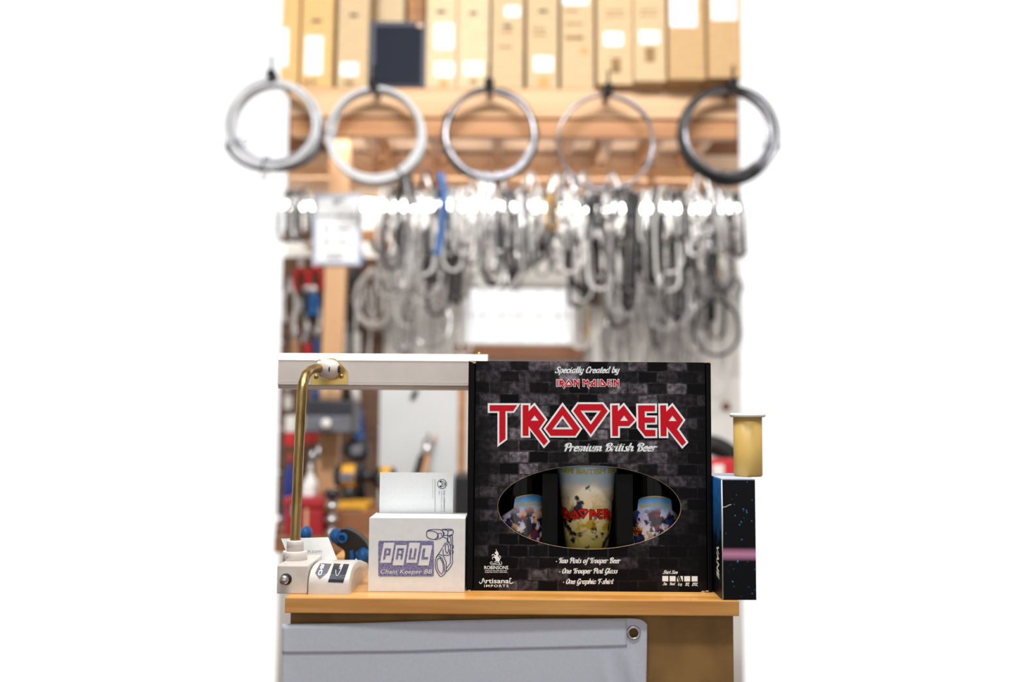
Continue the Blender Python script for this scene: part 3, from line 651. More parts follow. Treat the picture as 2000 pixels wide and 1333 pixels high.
for i in range(1, 7):
    K, pl, hole = TITLE[i]
    def gk(a, b, K=K):
        x, y = K(a, b); return (1095+(x-1020.8)/(1340-1020.8)*96.5, 995+(y-790)/(871.8-790)*25.5)
    p = [gk(a, b) for a, b in pl]; h = [gk(a, b) for a, b in hole] if hole else None
    dk = shape_poly(offset(p, 0.9)); rd = shape_poly(p, [h] if h else [])
    lo = MB().add([onglass(a, b, 0.0005) for a, b in dk[0]], dk[1]).build('glass_letter', 'boxblack', pg)
    MB().add([onglass(a, b, 0.0008) for a, b in rd[0]], rd[1]).build('letter_face', 'redglass', lo)
t8 = fit(fontshape('UM BRITISH BE', bold=0.03), 1092, 1201, 913, 923.5)
MB().add([onglass(a, b+3.2*(1-((a-1146.5)/54)**2), 0.0006) for a, b in t8[0]], t8[1]).build('rim_lettering', 'goldink', pg)
STL = [(0.0, (232, 222, 210)), (0.3, (238, 226, 222)), (0.5, (196, 182, 220)), (0.7, (170, 186, 222)), (0.84, (90, 160, 214)), (1.0, (40, 120, 190))]
def bottle(cx_px, rot, label, seed):
    Yc = YB+0.0515; R = 0.0335; cx = P(cx_px, 990, Yc-R).x; zb = ZC+0.0022; H = 0.262
    t = thing('beer_bottle', label, 'bottle', (cx, Yc, zb), 'bottles in the gift box')
    MB().lathe([(R*0.9, zb), (R, zb+0.004), (R, zb+0.150), (R*0.93, zb+0.166), (R*0.6, zb+0.19), (R*0.44, zb+0.205), (R*0.42, zb+0.245), (R*0.48, zb+0.247), (R*0.48, zb+0.255)], (cx, Yc, 0), 'Z', 40).build('bottle_body', 'bottleglass', t)
    MB().lathe([(R*0.5, zb+0.2552), (R*0.52, zb+0.258), (R*0.45, zb+0.262)], (cx, Yc, 0), 'Z', 24).build('cap', 'gold', t)
    zt = P(cx_px, 968 if seed < 2 else 971, YB+0.02).z
    mt = pictureprint('bottle_label_print_%d' % seed, STL, 0.048, zt-zb+0.001, [((206, 160, 128), 0.50, 0.54, (0.090, 0.099)), ((128, 28, 34), 0.50, 0.54, (0.088, 0.096)), ((34, 28, 40), 0.48, 0.53, (0.084, 0.096)), ((40, 56, 110), 0.58, 0.62, (0.09, 0.1))], 62, seed*1.3)
    def top(a):                                       # label outline: arched head, shoulders stepping down
        d = abs(a)
        return zt-0.004*(d/0.62)**2 if d < 0.62 else zt-0.016-0.010*min(1, (d-0.62)/0.5) if d < 1.12 else zt-0.034+0.02*min(1, (d-1.12)/0.2)
    for nm, e, grow, m, par in (('label_border', 0.0002, 0.0012, 'gold', t), ('label_paper', 0.0005, 0.0, mt, t)):
        vs = []; fs = []; na = 60; a1 = 1.32+grow*10
        for i in range(na+1):
            a = -a1+2*a1*i/na
            for j in range(9):
                z1 = top(a)+grow; z = zb+0.016-grow+(z1-(zb+0.016-grow))*j/8
                vs.append((cx+(R+e)*math.sin(a+rot), Yc-(R+e)*math.cos(a+rot), z))
        for i in range(na):
            for j in range(8): fs.append((i*9+j, (i+1)*9+j, (i+1)*9+j+1, i*9+j+1))
        lb = MB().add(vs, fs, True).build(nm, m, par)
    sh = fit(fontshape('PREMIUM BRITISH BEER', bold=0.02), -0.56, 0.56, zt-0.0075, zt-0.0115)
    MB().add([(cx+(R+0.0008)*math.sin(a+rot), Yc-(R+0.0008)*math.cos(a+rot), b-0.003*(a/0.6)**2) for a, b in sh[0]], sh[1]).build('label_lettering', 'goldink', lb)
    sh = merge([fit(fontshape('4.7% VOL'), -0.98, -0.52, zt-0.037, zt-0.041), fit(fontshape('ALE'), -0.9, -0.62, zt-0.0435, zt-0.0475)])
    MB().add([(cx+(R+0.0008)*math.sin(a+rot), Yc-(R+0.0008)*math.cos(a+rot), b) for a, b in sh[0]], sh[1]).build('label_lettering', 'goldink', lb)
bottle(1016, 0.42, 'dark beer bottle left of the pint glass in the gift box', 1)
bottle(1283, -0.06, 'dark beer bottle right of the pint glass in the gift box', 2)
# ------------------------------------------------------------------ desk lamp on the counter
lp = thing('desk_lamp', 'beige fluorescent desk lamp with brass arm and weighted base on the counter', 'lamp', (P(576, 1060, 1.14).x, 1.14, ZC))
YH = 1.242
hx0, hx1 = P(543, 720, YH).x, P(952, 720, YH+0.014).x
def hz(py, Y=YH): return P(800, py, Y).z
def extr(poly, x0, x1): return MB().prism(poly, lambda y, z, t: Vector((x0+t, y, z)), x1-x0)
extr([(YH, hz(704.5)), (YH, hz(748)), (YH+0.060, hz(748)), (YH+0.060, hz(700))], hx0, hx1-0.016).build('lamp_head', 'lampgrey', lp)
extr([(YH-0.0005, hz(705)), (YH+0.006, hz(698.5, YH+0.006)), (YH+0.014, hz(692, YH+0.014)), (YH+0.06, hz(692, YH+0.06)), (YH+0.06, hz(705))], hx0-0.002, hx1).build('top_cover', 'lampwhite', lp)
extr([(YH-0.001, hz(748.5)), (YH-0.001, hz(753)), (YH+0.003, hz(754)), (YH+0.003, hz(748.5))], hx0, hx1-0.016).build('trim_strip', 'lampgrey', lp)
extr([(YH+0.001, hz(755.2)), (YH+0.004, hz(761)), (YH+0.058, hz(761)), (YH+0.058, hz(750)), (YH+0.004, hz(750))], hx0, hx1-0.016).build('lower_rail', 'lampgrey', lp)
MB().lathe([(0.0105, 0), (0.0105, hx1-hx0-0.05)], (hx0+0.012, YH+0.03, hz(742)), 'X', 16).build('lamp_tube', 'lampwhite', lp)
MB().sphere((P(935, 690, YH+0.02).x, YH+0.03, hz(692, YH+0.03)), 0.003, 0.003, 0.0035, 10).build('rivet', 'plate', lp)
YPl = YH-0.0022
pl = [(609, 752.5), (609, 722), (624, 706), (645, 699.5), (655, 701), (678.5, 725), (679.5, 751.5)]
bp = MB().prism(pl, lambda a, b, t: P(a, b, YPl)+Vector((0, t, 0)), 0.0022).build('bracket_plate', 'plate', lp)
for px, py, an in ((617.5, 737, 0.2), (667, 736, 0.9)):
    q = P(px, py, YPl); sc_ = MB().lathe([(0.0028, 0), (0.0028, -0.0006), (0.0018, -0.0014), (0, -0.0016)], tuple(q), 'Y', 18).build('screw', 'plate', bp)
    sl = MB().box(-0.0026, 0.0026, -0.00175, -0.0005, -0.0004, 0.0004).xform(lambda v, q=q, an=an: Vector((q.x+v.x*math.cos(an)-v.z*math.sin(an), q.y+v.y, q.z+v.x*math.sin(an)+v.z*math.cos(an)))).build('slot', 'darkhole', bp)
# knuckle: egg shaped grey plastic joint
kc = P(642, 721, YH-0.014); ka = math.radians(-12)
kn = MB(); n1, n2 = 14, 20; vs = []
for i in range(n1+1):
    t = i/n1; L_ = (-0.0155+0.031*t)
    r = 0.0128*math.sqrt(max(0.0, 1-((t-0.58)/(0.60 if t < 0.58 else 0.42))**2))*1.0
    r = max(r, 0.0075 if t < 0.1 else r)
    for k in range(n2):
        a = 2*math.pi*k/n2; y, z = r*math.cos(a)*0.95, r*math.sin(a)
        vs.append((kc.x+L_*math.cos(ka)-z*math.sin(ka), kc.y+y, kc.z+L_*math.sin(ka)+z*math.cos(ka)))
kf = [(i*n2+k, i*n2+(k+1) % n2, (i+1)*n2+(k+1) % n2, (i+1)*n2+k) for i in range(n1) for k in range(n2)]+[list(range(n2))]
knk = kn.add(vs, kf, True).build('knuckle', 'lampgrey', lp)
for px, py, rx_, rz_ in ((643, 721.5, 1.8, 4.6), (662, 722, 2.6, 7.2)):
    q = P(px, py, kc.y-(0.0121 if px < 650 else 0.0078)); MB().sphere((q.x, q.y+0.0006, q.z), rx_*0.00067, 0.0014, rz_*0.00067*1.15, 12).build('slot', 'darkhole', knk)
for pts in ([(614, 707), (624, 702), (637, 699)], [(616, 731), (626, 737), (641, 741)]):
    MB().tube([P(a, b, YH-0.010) for a, b in pts], 0.0011, 6).build('bracket_ear', 'lampwhite', knk)
YPo = 1.145
pp = [(576.5, 1064, YPo), (579, 1000, YPo), (583, 900, YPo+0.005), (587, 820, YPo+0.01), (589.5, 770, YPo+0.015), (592, 750, YPo+0.02), (598, 732, YPo+0.035), (608, 722.5, YPo+0.055), (620, 720, YPo+0.072), (630, 721, YPo+0.08)]
MB().tube(cat_rom([tuple(P(a, b, y)) for a, b, y in pp], 6), 0.0061, 20).build('arm', 'brass', lp)
cxb = P(576, 1090, YPo).x
zt1, zt2, zb0 = P(576, 1058, YPo-0.011).z, P(576, 1079.5, YPo-0.013).z, P(580, 1104.5, 1.105).z
MB().lathe([(0.0102, zt2), (0.0102, zt1-0.001), (0.0096, zt1), (0.0062, zt1)], (cxb, YPo, 0), 'Z', 36).build('collar', 'basegrey', lp)
c2 = MB().lathe([(0.0144, zb0-0.002), (0.0144, zt2-0.001), (0.0136, zt2), (0.0100, zt2)], (cxb, YPo, 0), 'Z', 36).build('collar', 'basegrey', lp)
q = P(566, 1090, YPo-0.0138); MB().lathe([(0.0028, 0), (0.0028, -0.0008), (0.0, -0.0008)], (q.x, q.y+0.0012, q.z), 'Y', 16).build('set_screw_hole', 'darkhole', c2)
blx0, blx1 = P(541, 1130, 1.102).x, P(600.5, 1130, 1.102).x
MB().box(blx0, blx1, 1.102, 1.185, ZC, zb0, 0.0014).build('base_block', 'basegrey', lp)
q = P(557, 1132, 1.102); MB().lathe([(0.0052, 0.0005), (0.0052, -0.007), (0.0046, -0.0085), (0, -0.0088)], tuple(q), 'Y', 24).build('knob', 'steel', lp)
MB().lathe([(0.0066, 0), (0.0066, -0.0008), (0.005, -0.0009)], (q.x+0.001, q.y, q.z), 'Y', 24).build('knob_seat', 'darkhole', lp)
WP = [(1.0985, 0.0), (1.0985, 0.0120), (1.1000, 0.0170), (1.1045, 0.0220), (1.1120, 0.0264), (1.1220, 0.0290), (1.1350, 0.0303), (1.1600, 0.0300), (1.2000, 0.0235), (1.2380, 0.0150), (1.2380, 0.0)]
wxa, wxb = P(602.5, 1130, 1.10).x, P(684, 1140, 1.10).x
wg = MB(); xsw = [wxa, wxa+0.003, wxb-0.004, wxb-0.0012, wxb]; ins = [0.0012, 0.0, 0.0, 0.0012, 0.0035]
vs = []
for x, d in zip(xsw, ins):
    for y, h in WP:
        vs.append((x, y+(d if y < 1.15 else -d), ZC+max(0, h-(d if h > 0.001 else 0))))
nW = len(WP); fs = [(i*nW+j, (i+1)*nW+j, (i+1)*nW+(j+1) % nW, i*nW+(j+1) % nW) for i in range(4) for j in range(nW)]+[list(range(nW)), [4*nW+j for j in range(nW)]]
wing = wg.add(vs, fs).build('base_wing', 'basegrey', lp)
for p_ in wing.data.polygons: p_.use_smooth = len(p_.vertices) == 4
wing.data.set_sharp_from_angle(angle=math.radians(38))
ep = MB().add([(wxb+0.0002, 1.108+0.118*t*1.0, ZC+z) for t, z in ((0.02, 0.002), (0.03, 0.013), (0.10, 0.0195), (0.22, 0.0225), (0.5, 0.0205), (1.0, 0.0085), (1.0, 0.002))], [list(range(7))]).build('end_recess', 'lampgrey', wing)
def wz(y):
    for (a, b), (c, d) in zip(WP[1:], WP[2:]):
        if a <= y <= c and c > a: return ZC+b+(d-b)*(y-a)/(c-a)
    return ZC
def onwing(px, py, e=0.0004):
    d = _F+(px-1000)/FPX*_R-(py-666.5)/FPX*_U
    lo = 1.0985; zr = EYE.z+d.z*lo/d.y
    if zr < ZC+0.012: return P(px, py, 1.0985-e)
    y = lo
    while y < 1.17:
        if EYE.z+d.z*y/d.y <= wz(y): break
        y += 0.0002
    q = P(px, py, y); return Vector((q.x, q.y-e*0.7, q.z+e*0.8))
def gridpoly(poly, step=1.5):                         # polygon cut into small cells so that it can follow a curved surface
    vs, fs = [], []; y0 = min(b for a, b in poly); y1 = max(b for a, b in poly); n = max(2, int((y1-y0)/step)); m = len(poly); rowsx = []
    for i in range(n+1):
        y = y0+(y1-y0)*(i+0.001)/(n+0.002); xs_ = sorted(poly[k][0]+(poly[(k+1) % m][0]-poly[k][0])*(y-poly[k][1])/(poly[(k+1) % m][1]-poly[k][1]) for k in range(m) if (poly[k][1]-y)*(poly[(k+1) % m][1]-y) < 0)
        rowsx.append((xs_[0], xs_[-1], y))
    for a, b, y in rowsx: vs += [(a, y), (a+(b-a)/3, y), (a+(b-a)*2/3, y), (b, y)]
    for i in range(n): fs += [(i*4+k, i*4+k+1, i*4+k+5, i*4+k+4) for k in range(3)]
    return vs, fs
K5 = lambda a, b: (550+a/9.522, 1040+b/9.522)
st1 = printed(gridpoly([K5(*q) for q in ((720, 580), (935, 585), (850, 765), (707, 882), (625, 765), (660, 690))]), onwing, 'sticker', 'stickersilver', wing, 'grey pointed sticker with white letters')
st2 = printed(gridpoly([K5(*q) for q in ((975, 585), (1262, 590), (1145, 950), (857, 948))]), onwing, 'sticker', 'sticker', wing, 'black rectangular sticker with white letters')
def rot90(sh): return [(-b, a) for a, b in sh[0]], sh[1]
t_ = fit(fontshape('CHR', bold=0.03), 0, 1, 1, 0)
printed(([(K5(668+70*(1-b)+(1-0)*a*70, 812-a*222)) for a, b in [(x, 1-y) for x, y in t_[0]]], t_[1]), lambda a, b: onwing(a, b, 0.0007), 'sticker_lettering', 'white', st1)
t_ = fit(fontshape('TER', bold=0.02), 0, 1, 1, 0)
printed(([(K5(1060+44*(1-b)+a*40, 700-a*105)) for a, b in [(x, 1-y) for x, y in t_[0]]], t_[1]), lambda a, b: onwing(a, b, 0.0007), 'sticker_lettering', 'white', st2)
printed(move(shape_stroke([(1150, 590), (1115, 680), (1060, 790), (1025, 815), (1010, 770), (1010, 710)], 7), K5), lambda a, b: onwing(a, b, 0.0007), 'sticker_line', 'white', st2)
# ------------------------------------------------------------------ cards, stamp box, clamp
cards = MB()
cq = [P(549, 1053, 1.205), P(641, 1050, 1.205), P(672, 1128, 1.195), P(580, 1131, 1.195)]
cards.add([tuple(q) for q in cq]+[tuple(q+Vector((0, 0.0005, 0))) for q in cq], [(0, 1, 2, 3), (7, 6, 5, 4), (0, 4, 5, 1), (1, 5, 6, 2), (2, 6, 7, 3), (3, 7, 4, 0)])
bc = thing('business_card', 'white card leaning behind the lamp base', 'card', tuple(P(620, 1131, 1.195)))
cards.build('card', 'whitecard', bc)
ft('nnen.com', 585, 628.5, 1076, 1080.5, lambda a, b: (a, b), lambda a, b: P(a, b, 1.2012-(b-1050)*0.0001), 'card_lettering', 'inkgrey', bc)
YS = Yat(815, 1157, ZC)
sx0, sx1 = P(720, 1080, YS).x, P(908, 1080, YS).x; szt = P(815, 1012.5, YS).z; YSB = YS+0.062
sb = thing('stamped_carton', 'small white carton with purple ink stamp holding an upright card', 'box', ((sx0+sx1)/2, YS, ZC))
tk = 0.001
MB().box(sx0, sx1, YS, YS+tk, ZC+0.0002, szt, 0.0003).build('front_panel', 'whitecard', sb)
MB().box(sx0, sx0+tk, YS+tk, YSB, ZC+0.0002, szt-0.0005).build('side_panel', 'whitecard', sb)
MB().box(sx1-tk, sx1, YS+tk, YSB, ZC+0.0002, szt-0.0005).build('side_panel', 'whitecard', sb)
MB().box(sx0+tk, sx1-tk, YSB-tk, YSB, ZC+0.0002, szt-0.0005).build('back_panel', 'whitecard', sb)
MB().box(sx0+tk, sx1-tk, YS+tk, YSB-tk, ZC+0.0002, ZC+0.0012).build('bottom_panel', 'whitecard', sb)
MB().box(sx0+0.0003, sx1-0.0003, YS+tk, YS+0.047, szt-0.0012, szt-0.0001, 0.0003).build('top_flap', 'whitecard', sb)
K6 = lambda a, b: (720+a/8.08, 1000+b/8.08)
on1 = lambda a, b: P(a, b, YS-0.0002); on2 = lambda a, b: P(a, b, YS-0.0004); on3 = lambda a, b: P(a, b, YS-0.0006)
rr_ = []
for cx_, cy_, a0 in ((182, 490, 180), (1000, 490, 270), (1000, 995, 0), (182, 995, 90)):
    rr_ += [(cx_+30*math.cos(math.radians(a0+k*18)), cy_+30*math.sin(math.radians(a0+k*18))) for k in range(6)]
stp = printed(shape_poly([K6(a, b) for a, b in rr_]), on1, 'stamp_panel', 'stamp', sb, 'purple ink stamped panel')
for q in ([(240, 490), (410, 490), (350, 808), (180, 808)], [(432, 528), (605, 528), (548, 848), (378, 848)], [(642, 490), (812, 490), (757, 808), (592, 808)], [(840, 532), (1005, 532), (945, 850), (785, 850)]):
    printed(shape_poly([K6(a, b) for a, b in q]), on2, 'stamp_tile', 'whitecard', stp)
def sl(ox, oy, rects):                                 # block letters leaning like the tiles
    out = []
    for x0, x1, y0, y1 in rects:
        out.append(shape_poly([K6(ox+x-(y)*0.165, oy+y) for x, y in ((x0, y0), (x1, y0), (x1, y1), (x0, y1))]))
    return merge(out)
for ox, oy, rs in ((255, 580, [(0, 36, 0, 175), (36, 100, 0, 32), (68, 100, 32, 110), (36, 68, 82, 110)]), (455, 580, [(0, 34, 0, 175), (34, 72, 0, 32), (72, 106, 0, 175), (34, 72, 85, 112)]),
                   (655, 580, [(0, 36, 0, 175), (36, 72, 143, 175), (72, 108, 0, 175)]), (858, 580, [(0, 40, 0, 175), (40, 106, 138, 175)])):
    printed(sl(ox, oy, rs), on3, 'stamp_letter', 'stamp', stp)
ft('Chain Keeper BB', 188, 1000, 912, 1000, K6, on2, 'stamp_lettering', 'whitecard', stp, shear=0.22)
LW = 13
dr = [[(915, 330), (925, 310), (1000, 305), (1080, 340), (1085, 400), (1030, 440), (950, 420), (918, 390), (915, 330)], [(925, 310), (960, 288), (1080, 282), (1150, 295), (1180, 340), (1165, 400), (1090, 435), (1030, 440)], [(1095, 350), (1100, 400), (1085, 420)], [(1095, 345), (1150, 340), (1155, 390)],
      [(1155, 280), (1322, 285), (1320, 370), (1250, 372), (1248, 300), (1155, 285)], [(1250, 300), (1322, 290)], [(1180, 320), (1195, 345), (1180, 370)], [(1175, 400), (1240, 430), (1240, 480)], [(1180, 375), (1250, 375)], [(1250, 380), (1250, 480)], [(1280, 390), (1300, 430), (1300, 520)], [(1265, 400), (1320, 380), (1322, 700), (1320, 820), (1240, 940), (1215, 925)], [(1295, 520), (1290, 810), (1225, 900)],
      [(1255, 470), (1275, 480), (1270, 500)], [(1170, 560), (1210, 495), (1265, 490), (1290, 540)], [(1165, 570), (1110, 660), (1065, 720)], [(1175, 600), (1180, 680), (1225, 690), (1275, 680), (1275, 600)], [(1215, 520), (1210, 600), (1240, 660), (1260, 600), (1250, 520), (1215, 520)], [(1310, 525), (1340, 540), (1335, 580), (1312, 575)], [(1310, 610), (1338, 625), (1330, 665), (1312, 660)],
      [(1125, 730), (1080, 770), (1085, 880), (1120, 960), (1160, 980), (1180, 900), (1165, 800), (1125, 730)], [(1100, 680), (1055, 760), (1060, 900), (1110, 1000), (1150, 1025), (1210, 970), (1225, 920)], [(1100, 670), (1180, 700), (1225, 800), (1225, 930)], [(1110, 700), (1160, 740), (1200, 850), (1195, 960)]]
printed(merge([move(shape_stroke(p, LW, cap=False, smooth=len(p) > 4, k=4), K6) for p in dr]), on1, 'stamp_drawing', 'stampline', sb, 'purple line drawing of a chain guide')
# upright card in the carton
YC = YS+0.0535
cd = thing('upright_card', 'white printed card standing in the white stamped carton', 'card', (P(814, 1000, YC).x, YC, ZC+0.0012))
cxa, cxb_ = P(741.5, 960, YC).x, P(885, 960, YC).x
MB().box(cxa, cxb_, YC, YC+0.0004, ZC+0.0012, P(814, 923.5, YC).z).build('card', 'paper', cd)
K7 = lambda a, b: (830+a/14.81, 920+b/14.81)
onc = lambda a, b: P(a, b, YC-0.0002); onc2 = lambda a, b: P(a, b, YC-0.0004)
lg = printed(move(disc2(495, 385, 140, 30), K7), onc, 'round_logo', 'inkdark', cd)
printed(move(merge([shape_poly(disc2(495, 385, 122, 30)[0], [disc2(495, 385, 108, 30)[0]]), shape_poly([(482, 275), (540, 285), (540, 490), (482, 490)]), shape_poly([(548, 290), (568, 300), (568, 470), (548, 480)]), shape_poly([(385, 330), (400, 320), (470, 345), (470, 425), (400, 450), (385, 440)])]), K7), onc2, 'logo_marks', 'paper', lg)
for k in range(4): printed(move(rect2(494, 530, 300+k*46, 328+k*46), K7), lambda a, b: P(a, b, YC-0.0006), 'logo_letter', 'inkdark', lg)
def vtext(txt, xa, xb, ya, yb, m):                     # lettering turned to read downwards
    t = fontshape(txt); X = [v[0] for v in t[0]]; Yv = [v[1] for v in t[0]]
    f = lambda a, b: K7(xa+(b-min(Yv))/(max(Yv)-min(Yv))*(xb-xa), ya+(a-min(X))/(max(X)-min(X))*(yb-ya))
    printed(move(t, f), onc, 'card_lettering', m, cd)
vtext('PAUL COMPONENT E', 535, 578, 575, 1185, 'inkdark'); vtext('11204 Midway, Chico, C', 460, 498, 580, 1190, 'inkgrey'); vtext('USA', 395, 430, 578, 690, 'inkgrey')
for k in range(9): printed(move(rect2(218, 232, 250+k*62, 296+k*62), K7), onc, 'faint_print', 'inkolive', cd)
printed(move(rect2(286, 298, 240, 1190), K7), onc, 'card_rule', 'inkgrey', cd)
# spring clamp
YK = 1.33
ck = thing('spring_clamp', 'black plastic spring clamp with blue rubber pads behind the white carton', 'clamp', tuple(P(684, 1100, YK)))
Kc = lambda a, b: (550+a/4.444, 900+b/4.444)
def ctube(pts, r, nm, m, par, Y=YK): return MB().tube(cat_rom([tuple(P(*Kc(a, b), Y)) for a, b in pts], 6), r, 12).build(nm, m, par)
body = MB().prism([Kc(*q) for q in cat_rom([(455, 690), (520, 600), (600, 610), (680, 660), (745, 735), (748, 800), (650, 790), (640, 890), (550, 890), (545, 790), (470, 730)], 4, True)], lambda a, b, t: P(a, b, YK-0.012)+Vector((0, t, 0)), 0.024).build('clamp_body', 'toolblack', ck)
MB().sphere(tuple(P(*Kc(475, 655), YK-0.008)), 0.0092, 0.014, 0.0108, 16).build('rubber_pad', 'toolblue', ck)
q = P(*Kc(535, 668), YK-0.014); MB().lathe([(0.0055, 0.006), (0.0068, 0), (0.0068, -0.010), (0.0045, -0.012), (0.0042, -0.004), (0, -0.004)], tuple(q), 'Y', 20).build('rubber_tip', 'toolblue', ck)
MB().sphere(tuple(P(*Kc(708, 835), YK-0.012)), 0.0098, 0.014, 0.0128, 16).build('rubber_pad', 'toolblue', ck)
ctube([(605, 780), (615, 840), (605, 890)], 0.0038, 'spring_pin', 'toolblue', ck, YK-0.013)
ck2 = thing('clamp_pad', 'blue rubber clamp tip standing just right of the brass arm', 'clamp', tuple(P(598, 1100, YK)))
MB().sphere(tuple(P(*Kc(213, 632), YK)), 0.0088, 0.012, 0.0100, 16).build('rubber_pad', 'toolblue', ck2)
MB().tube([P(*Kc(213, 640), YK), P(*Kc(213, 960), YK)], 0.006, 10).build('shaft', 'toolblack', ck2)
sp = MB().add([P(690, 1106, 1.225), P(695, 1091, 1.228), P(701, 1098, 1.222), P(714, 1104, 1.226), P(716, 1108, 1.22), P(700, 1108, 1.215)], [(0, 1, 2), (0, 2, 5), (2, 3, 4, 5)])
scr = sp.build('paper_scrap', 'whitecard'); tag(scr, 'torn white paper scrap on the back of the lamp base', 'paper')
# ------------------------------------------------------------------ star printed carton and gold tin
YV = Yat(1412, 1173, ZC)
vx0, vx1 = P(1410.5, 1050, YV).x, P(1476, 1050, YV).x; vzt = P(1412, 938, YV).z; YVB = YV+0.1
vb = thing('star_carton', 'black carton printed with blue stars and a pink streak at the counter corner', 'box', (vx0, YV, ZC))
MB().box(vx0+0.0006, vx1, YV, YV+0.002, ZC+0.0003, vzt).build('front_panel', 'galaxyfront', vb)
MB().box(vx0, vx0+0.002, YV+0.0006, YVB, ZC+0.0003, vzt).build('side_panel', 'galaxyside', vb)
MB().box(vx1-0.002, vx1, YV+0.002, YVB, ZC+0.0003, vzt).build('side_panel', 'galaxyside', vb)
MB().box(vx0+0.002, vx1-0.002, YVB-0.002, YVB, ZC+0.0003, vzt).build('back_panel', 'galaxy', vb)
MB().box(vx0+0.0004, vx1, YV+0.0004, YVB, vzt, vzt+0.0012).build('top_panel', 'signgrey', vb)
MB().tube([(vx0+0.0003, YV, ZC+0.001), (vx0+0.0002, YV-0.0001, ZC+0.05), (vx0+0.0003, YV-0.0002, ZC+0.09), (vx0, YV, vzt)], [0.0004, 0.0003, 0.0008, 0.0006], 6).build('worn_edge', 'chainwhite', vb)
printed(shape_stroke([(1411, 991), (1417, 990.5), (1423, 987.5), (1428, 986)], 1.2), lambda a, b: P(a, b, YV-0.0002), 'scratch', 'chainwhite', vb)
tv = fontshape('VANE', bold=0.03, shear=0.2); X = [v[0] for v in tv[0]]; Yv = [v[1] for v in tv[0]]
def onside(a, b):
    u = (a-min(X))/(max(X)-min(X)); v = (b-min(Yv))/(max(Yv)-min(Yv))
    return Vector((vx0-0.0002, YV+0.030-v*0.013+0*u, ZC+0.057-u*0.037))
printed(tv, lambda a, b: onside(a, b), 'side_lettering', 'white', vb)
tn = thing('gold_tin', 'gold tin cup with white rolled rim standing on the star carton', 'cup', (P(1461, 920, YV+0.05).x, YV+0.05, vzt+0.0012))
tx = P(1461, 900, YV+0.05).x; tr = 27.5*S(YV+0.05); tz0 = vzt+0.0012; tz1 = P(1455, 810, YV+0.03).z
MB().lathe([(tr*0.93, tz0), (tr*0.99, tz0+0.002), (tr, tz1-0.003), (tr*0.97, tz1-0.003), (tr*0.9, tz0+0.003), (0, tz0+0.003)], (tx, YV+0.05, 0), 'Z', 40).build('cup_body', 'cangold', tn)
MB().tube([(tx+(tr*1.12)*math.cos(a), YV+0.05+(tr*1.12)*math.sin(a), tz1-0.001) for a in [2*math.pi*i/40 for i in range(40)]], 0.0024, 8, closed=True).build('rim', 'rim', tn)
MB().lathe([(tr*0.95, tz1-0.0035), (tr*1.12, tz1-0.0015), (tr*1.12, tz1-0.0005), (tr*0.93, tz1-0.0025)], (tx, YV+0.05, 0), 'Z', 40).build('flange', 'rim', tn)
# ------------------------------------------------------------------ shelf with parts cartons
YSH = 3.0
sh_ = thing('timber_shelf', 'long timber shelf of pale fir boards carrying the row of cartons', 'shelf', (0, YSH, P(1000, 265, YSH).z))
sx_a, sx_b = xs(552, YSH), xs(1448, YSH)
zst = P(1000, 173, YSH).z; zb1 = P(1000, 229, YSH).z; zb2 = P(1000, 265, YSH).z
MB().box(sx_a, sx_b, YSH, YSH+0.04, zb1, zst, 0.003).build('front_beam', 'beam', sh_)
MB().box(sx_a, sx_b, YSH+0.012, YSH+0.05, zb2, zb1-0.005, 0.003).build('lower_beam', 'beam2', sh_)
for i in range(4):
    y0 = YSH+0.045+i*0.165; MB().box(sx_a, sx_b, y0, y0+0.16, zst-0.02, zst-0.002).build('deck_board', 'ply', sh_)
for px in (700, 832, 965, 1115, 1195, 1300, 1400):
    x = xs(px, YSH+0.06); MB().box(x-0.018, x+0.018, YSH+0.055, YW-0.08, zb2+0.034, zst-0.021).build('joist', 'joist', sh_)
for z0, z1, m in ((zb2+0.045, zb2+0.105, 'ply'),):
    MB().box(xs(552, YW-0.05), xs(1448, YW-0.05), YW-0.075, YW-0.02, zb2-0.012, zst-0.03, 0.003).build('ledger', 'ply', sh_)
under_shelf_fill(zb2+0.016)
MB().box(-0.70, 0.70, 3.066, 3.104, zb2+0.018, zb2+0.032).build('fill_housing', 'lampwhite', sh_)  # made-up housing for the added fill light, hidden by the lower beam
pst = MB().box(-0.5, 0.5, 0, 1, 0, 1)
px_t, px_b = P(664, 300, 3.12), P(645, 760, 3.12)
def postmap(v):
    t = v.z; zz = ZF+(zst-0.03-ZF)*t; k = (zz-px_b.z)/(px_t.z-px_b.z); xc = px_b.x+(px_t.x-px_b.x)*k
    return Vector((xc+v.x*0.066, 3.12+v.y*0.05, zz))
solo(pst.xform(postmap), 'timber_post', 'post', 'upright fir post behind the white notice carrying the shelf', 'post', (px_b.x, 3.12, ZF))
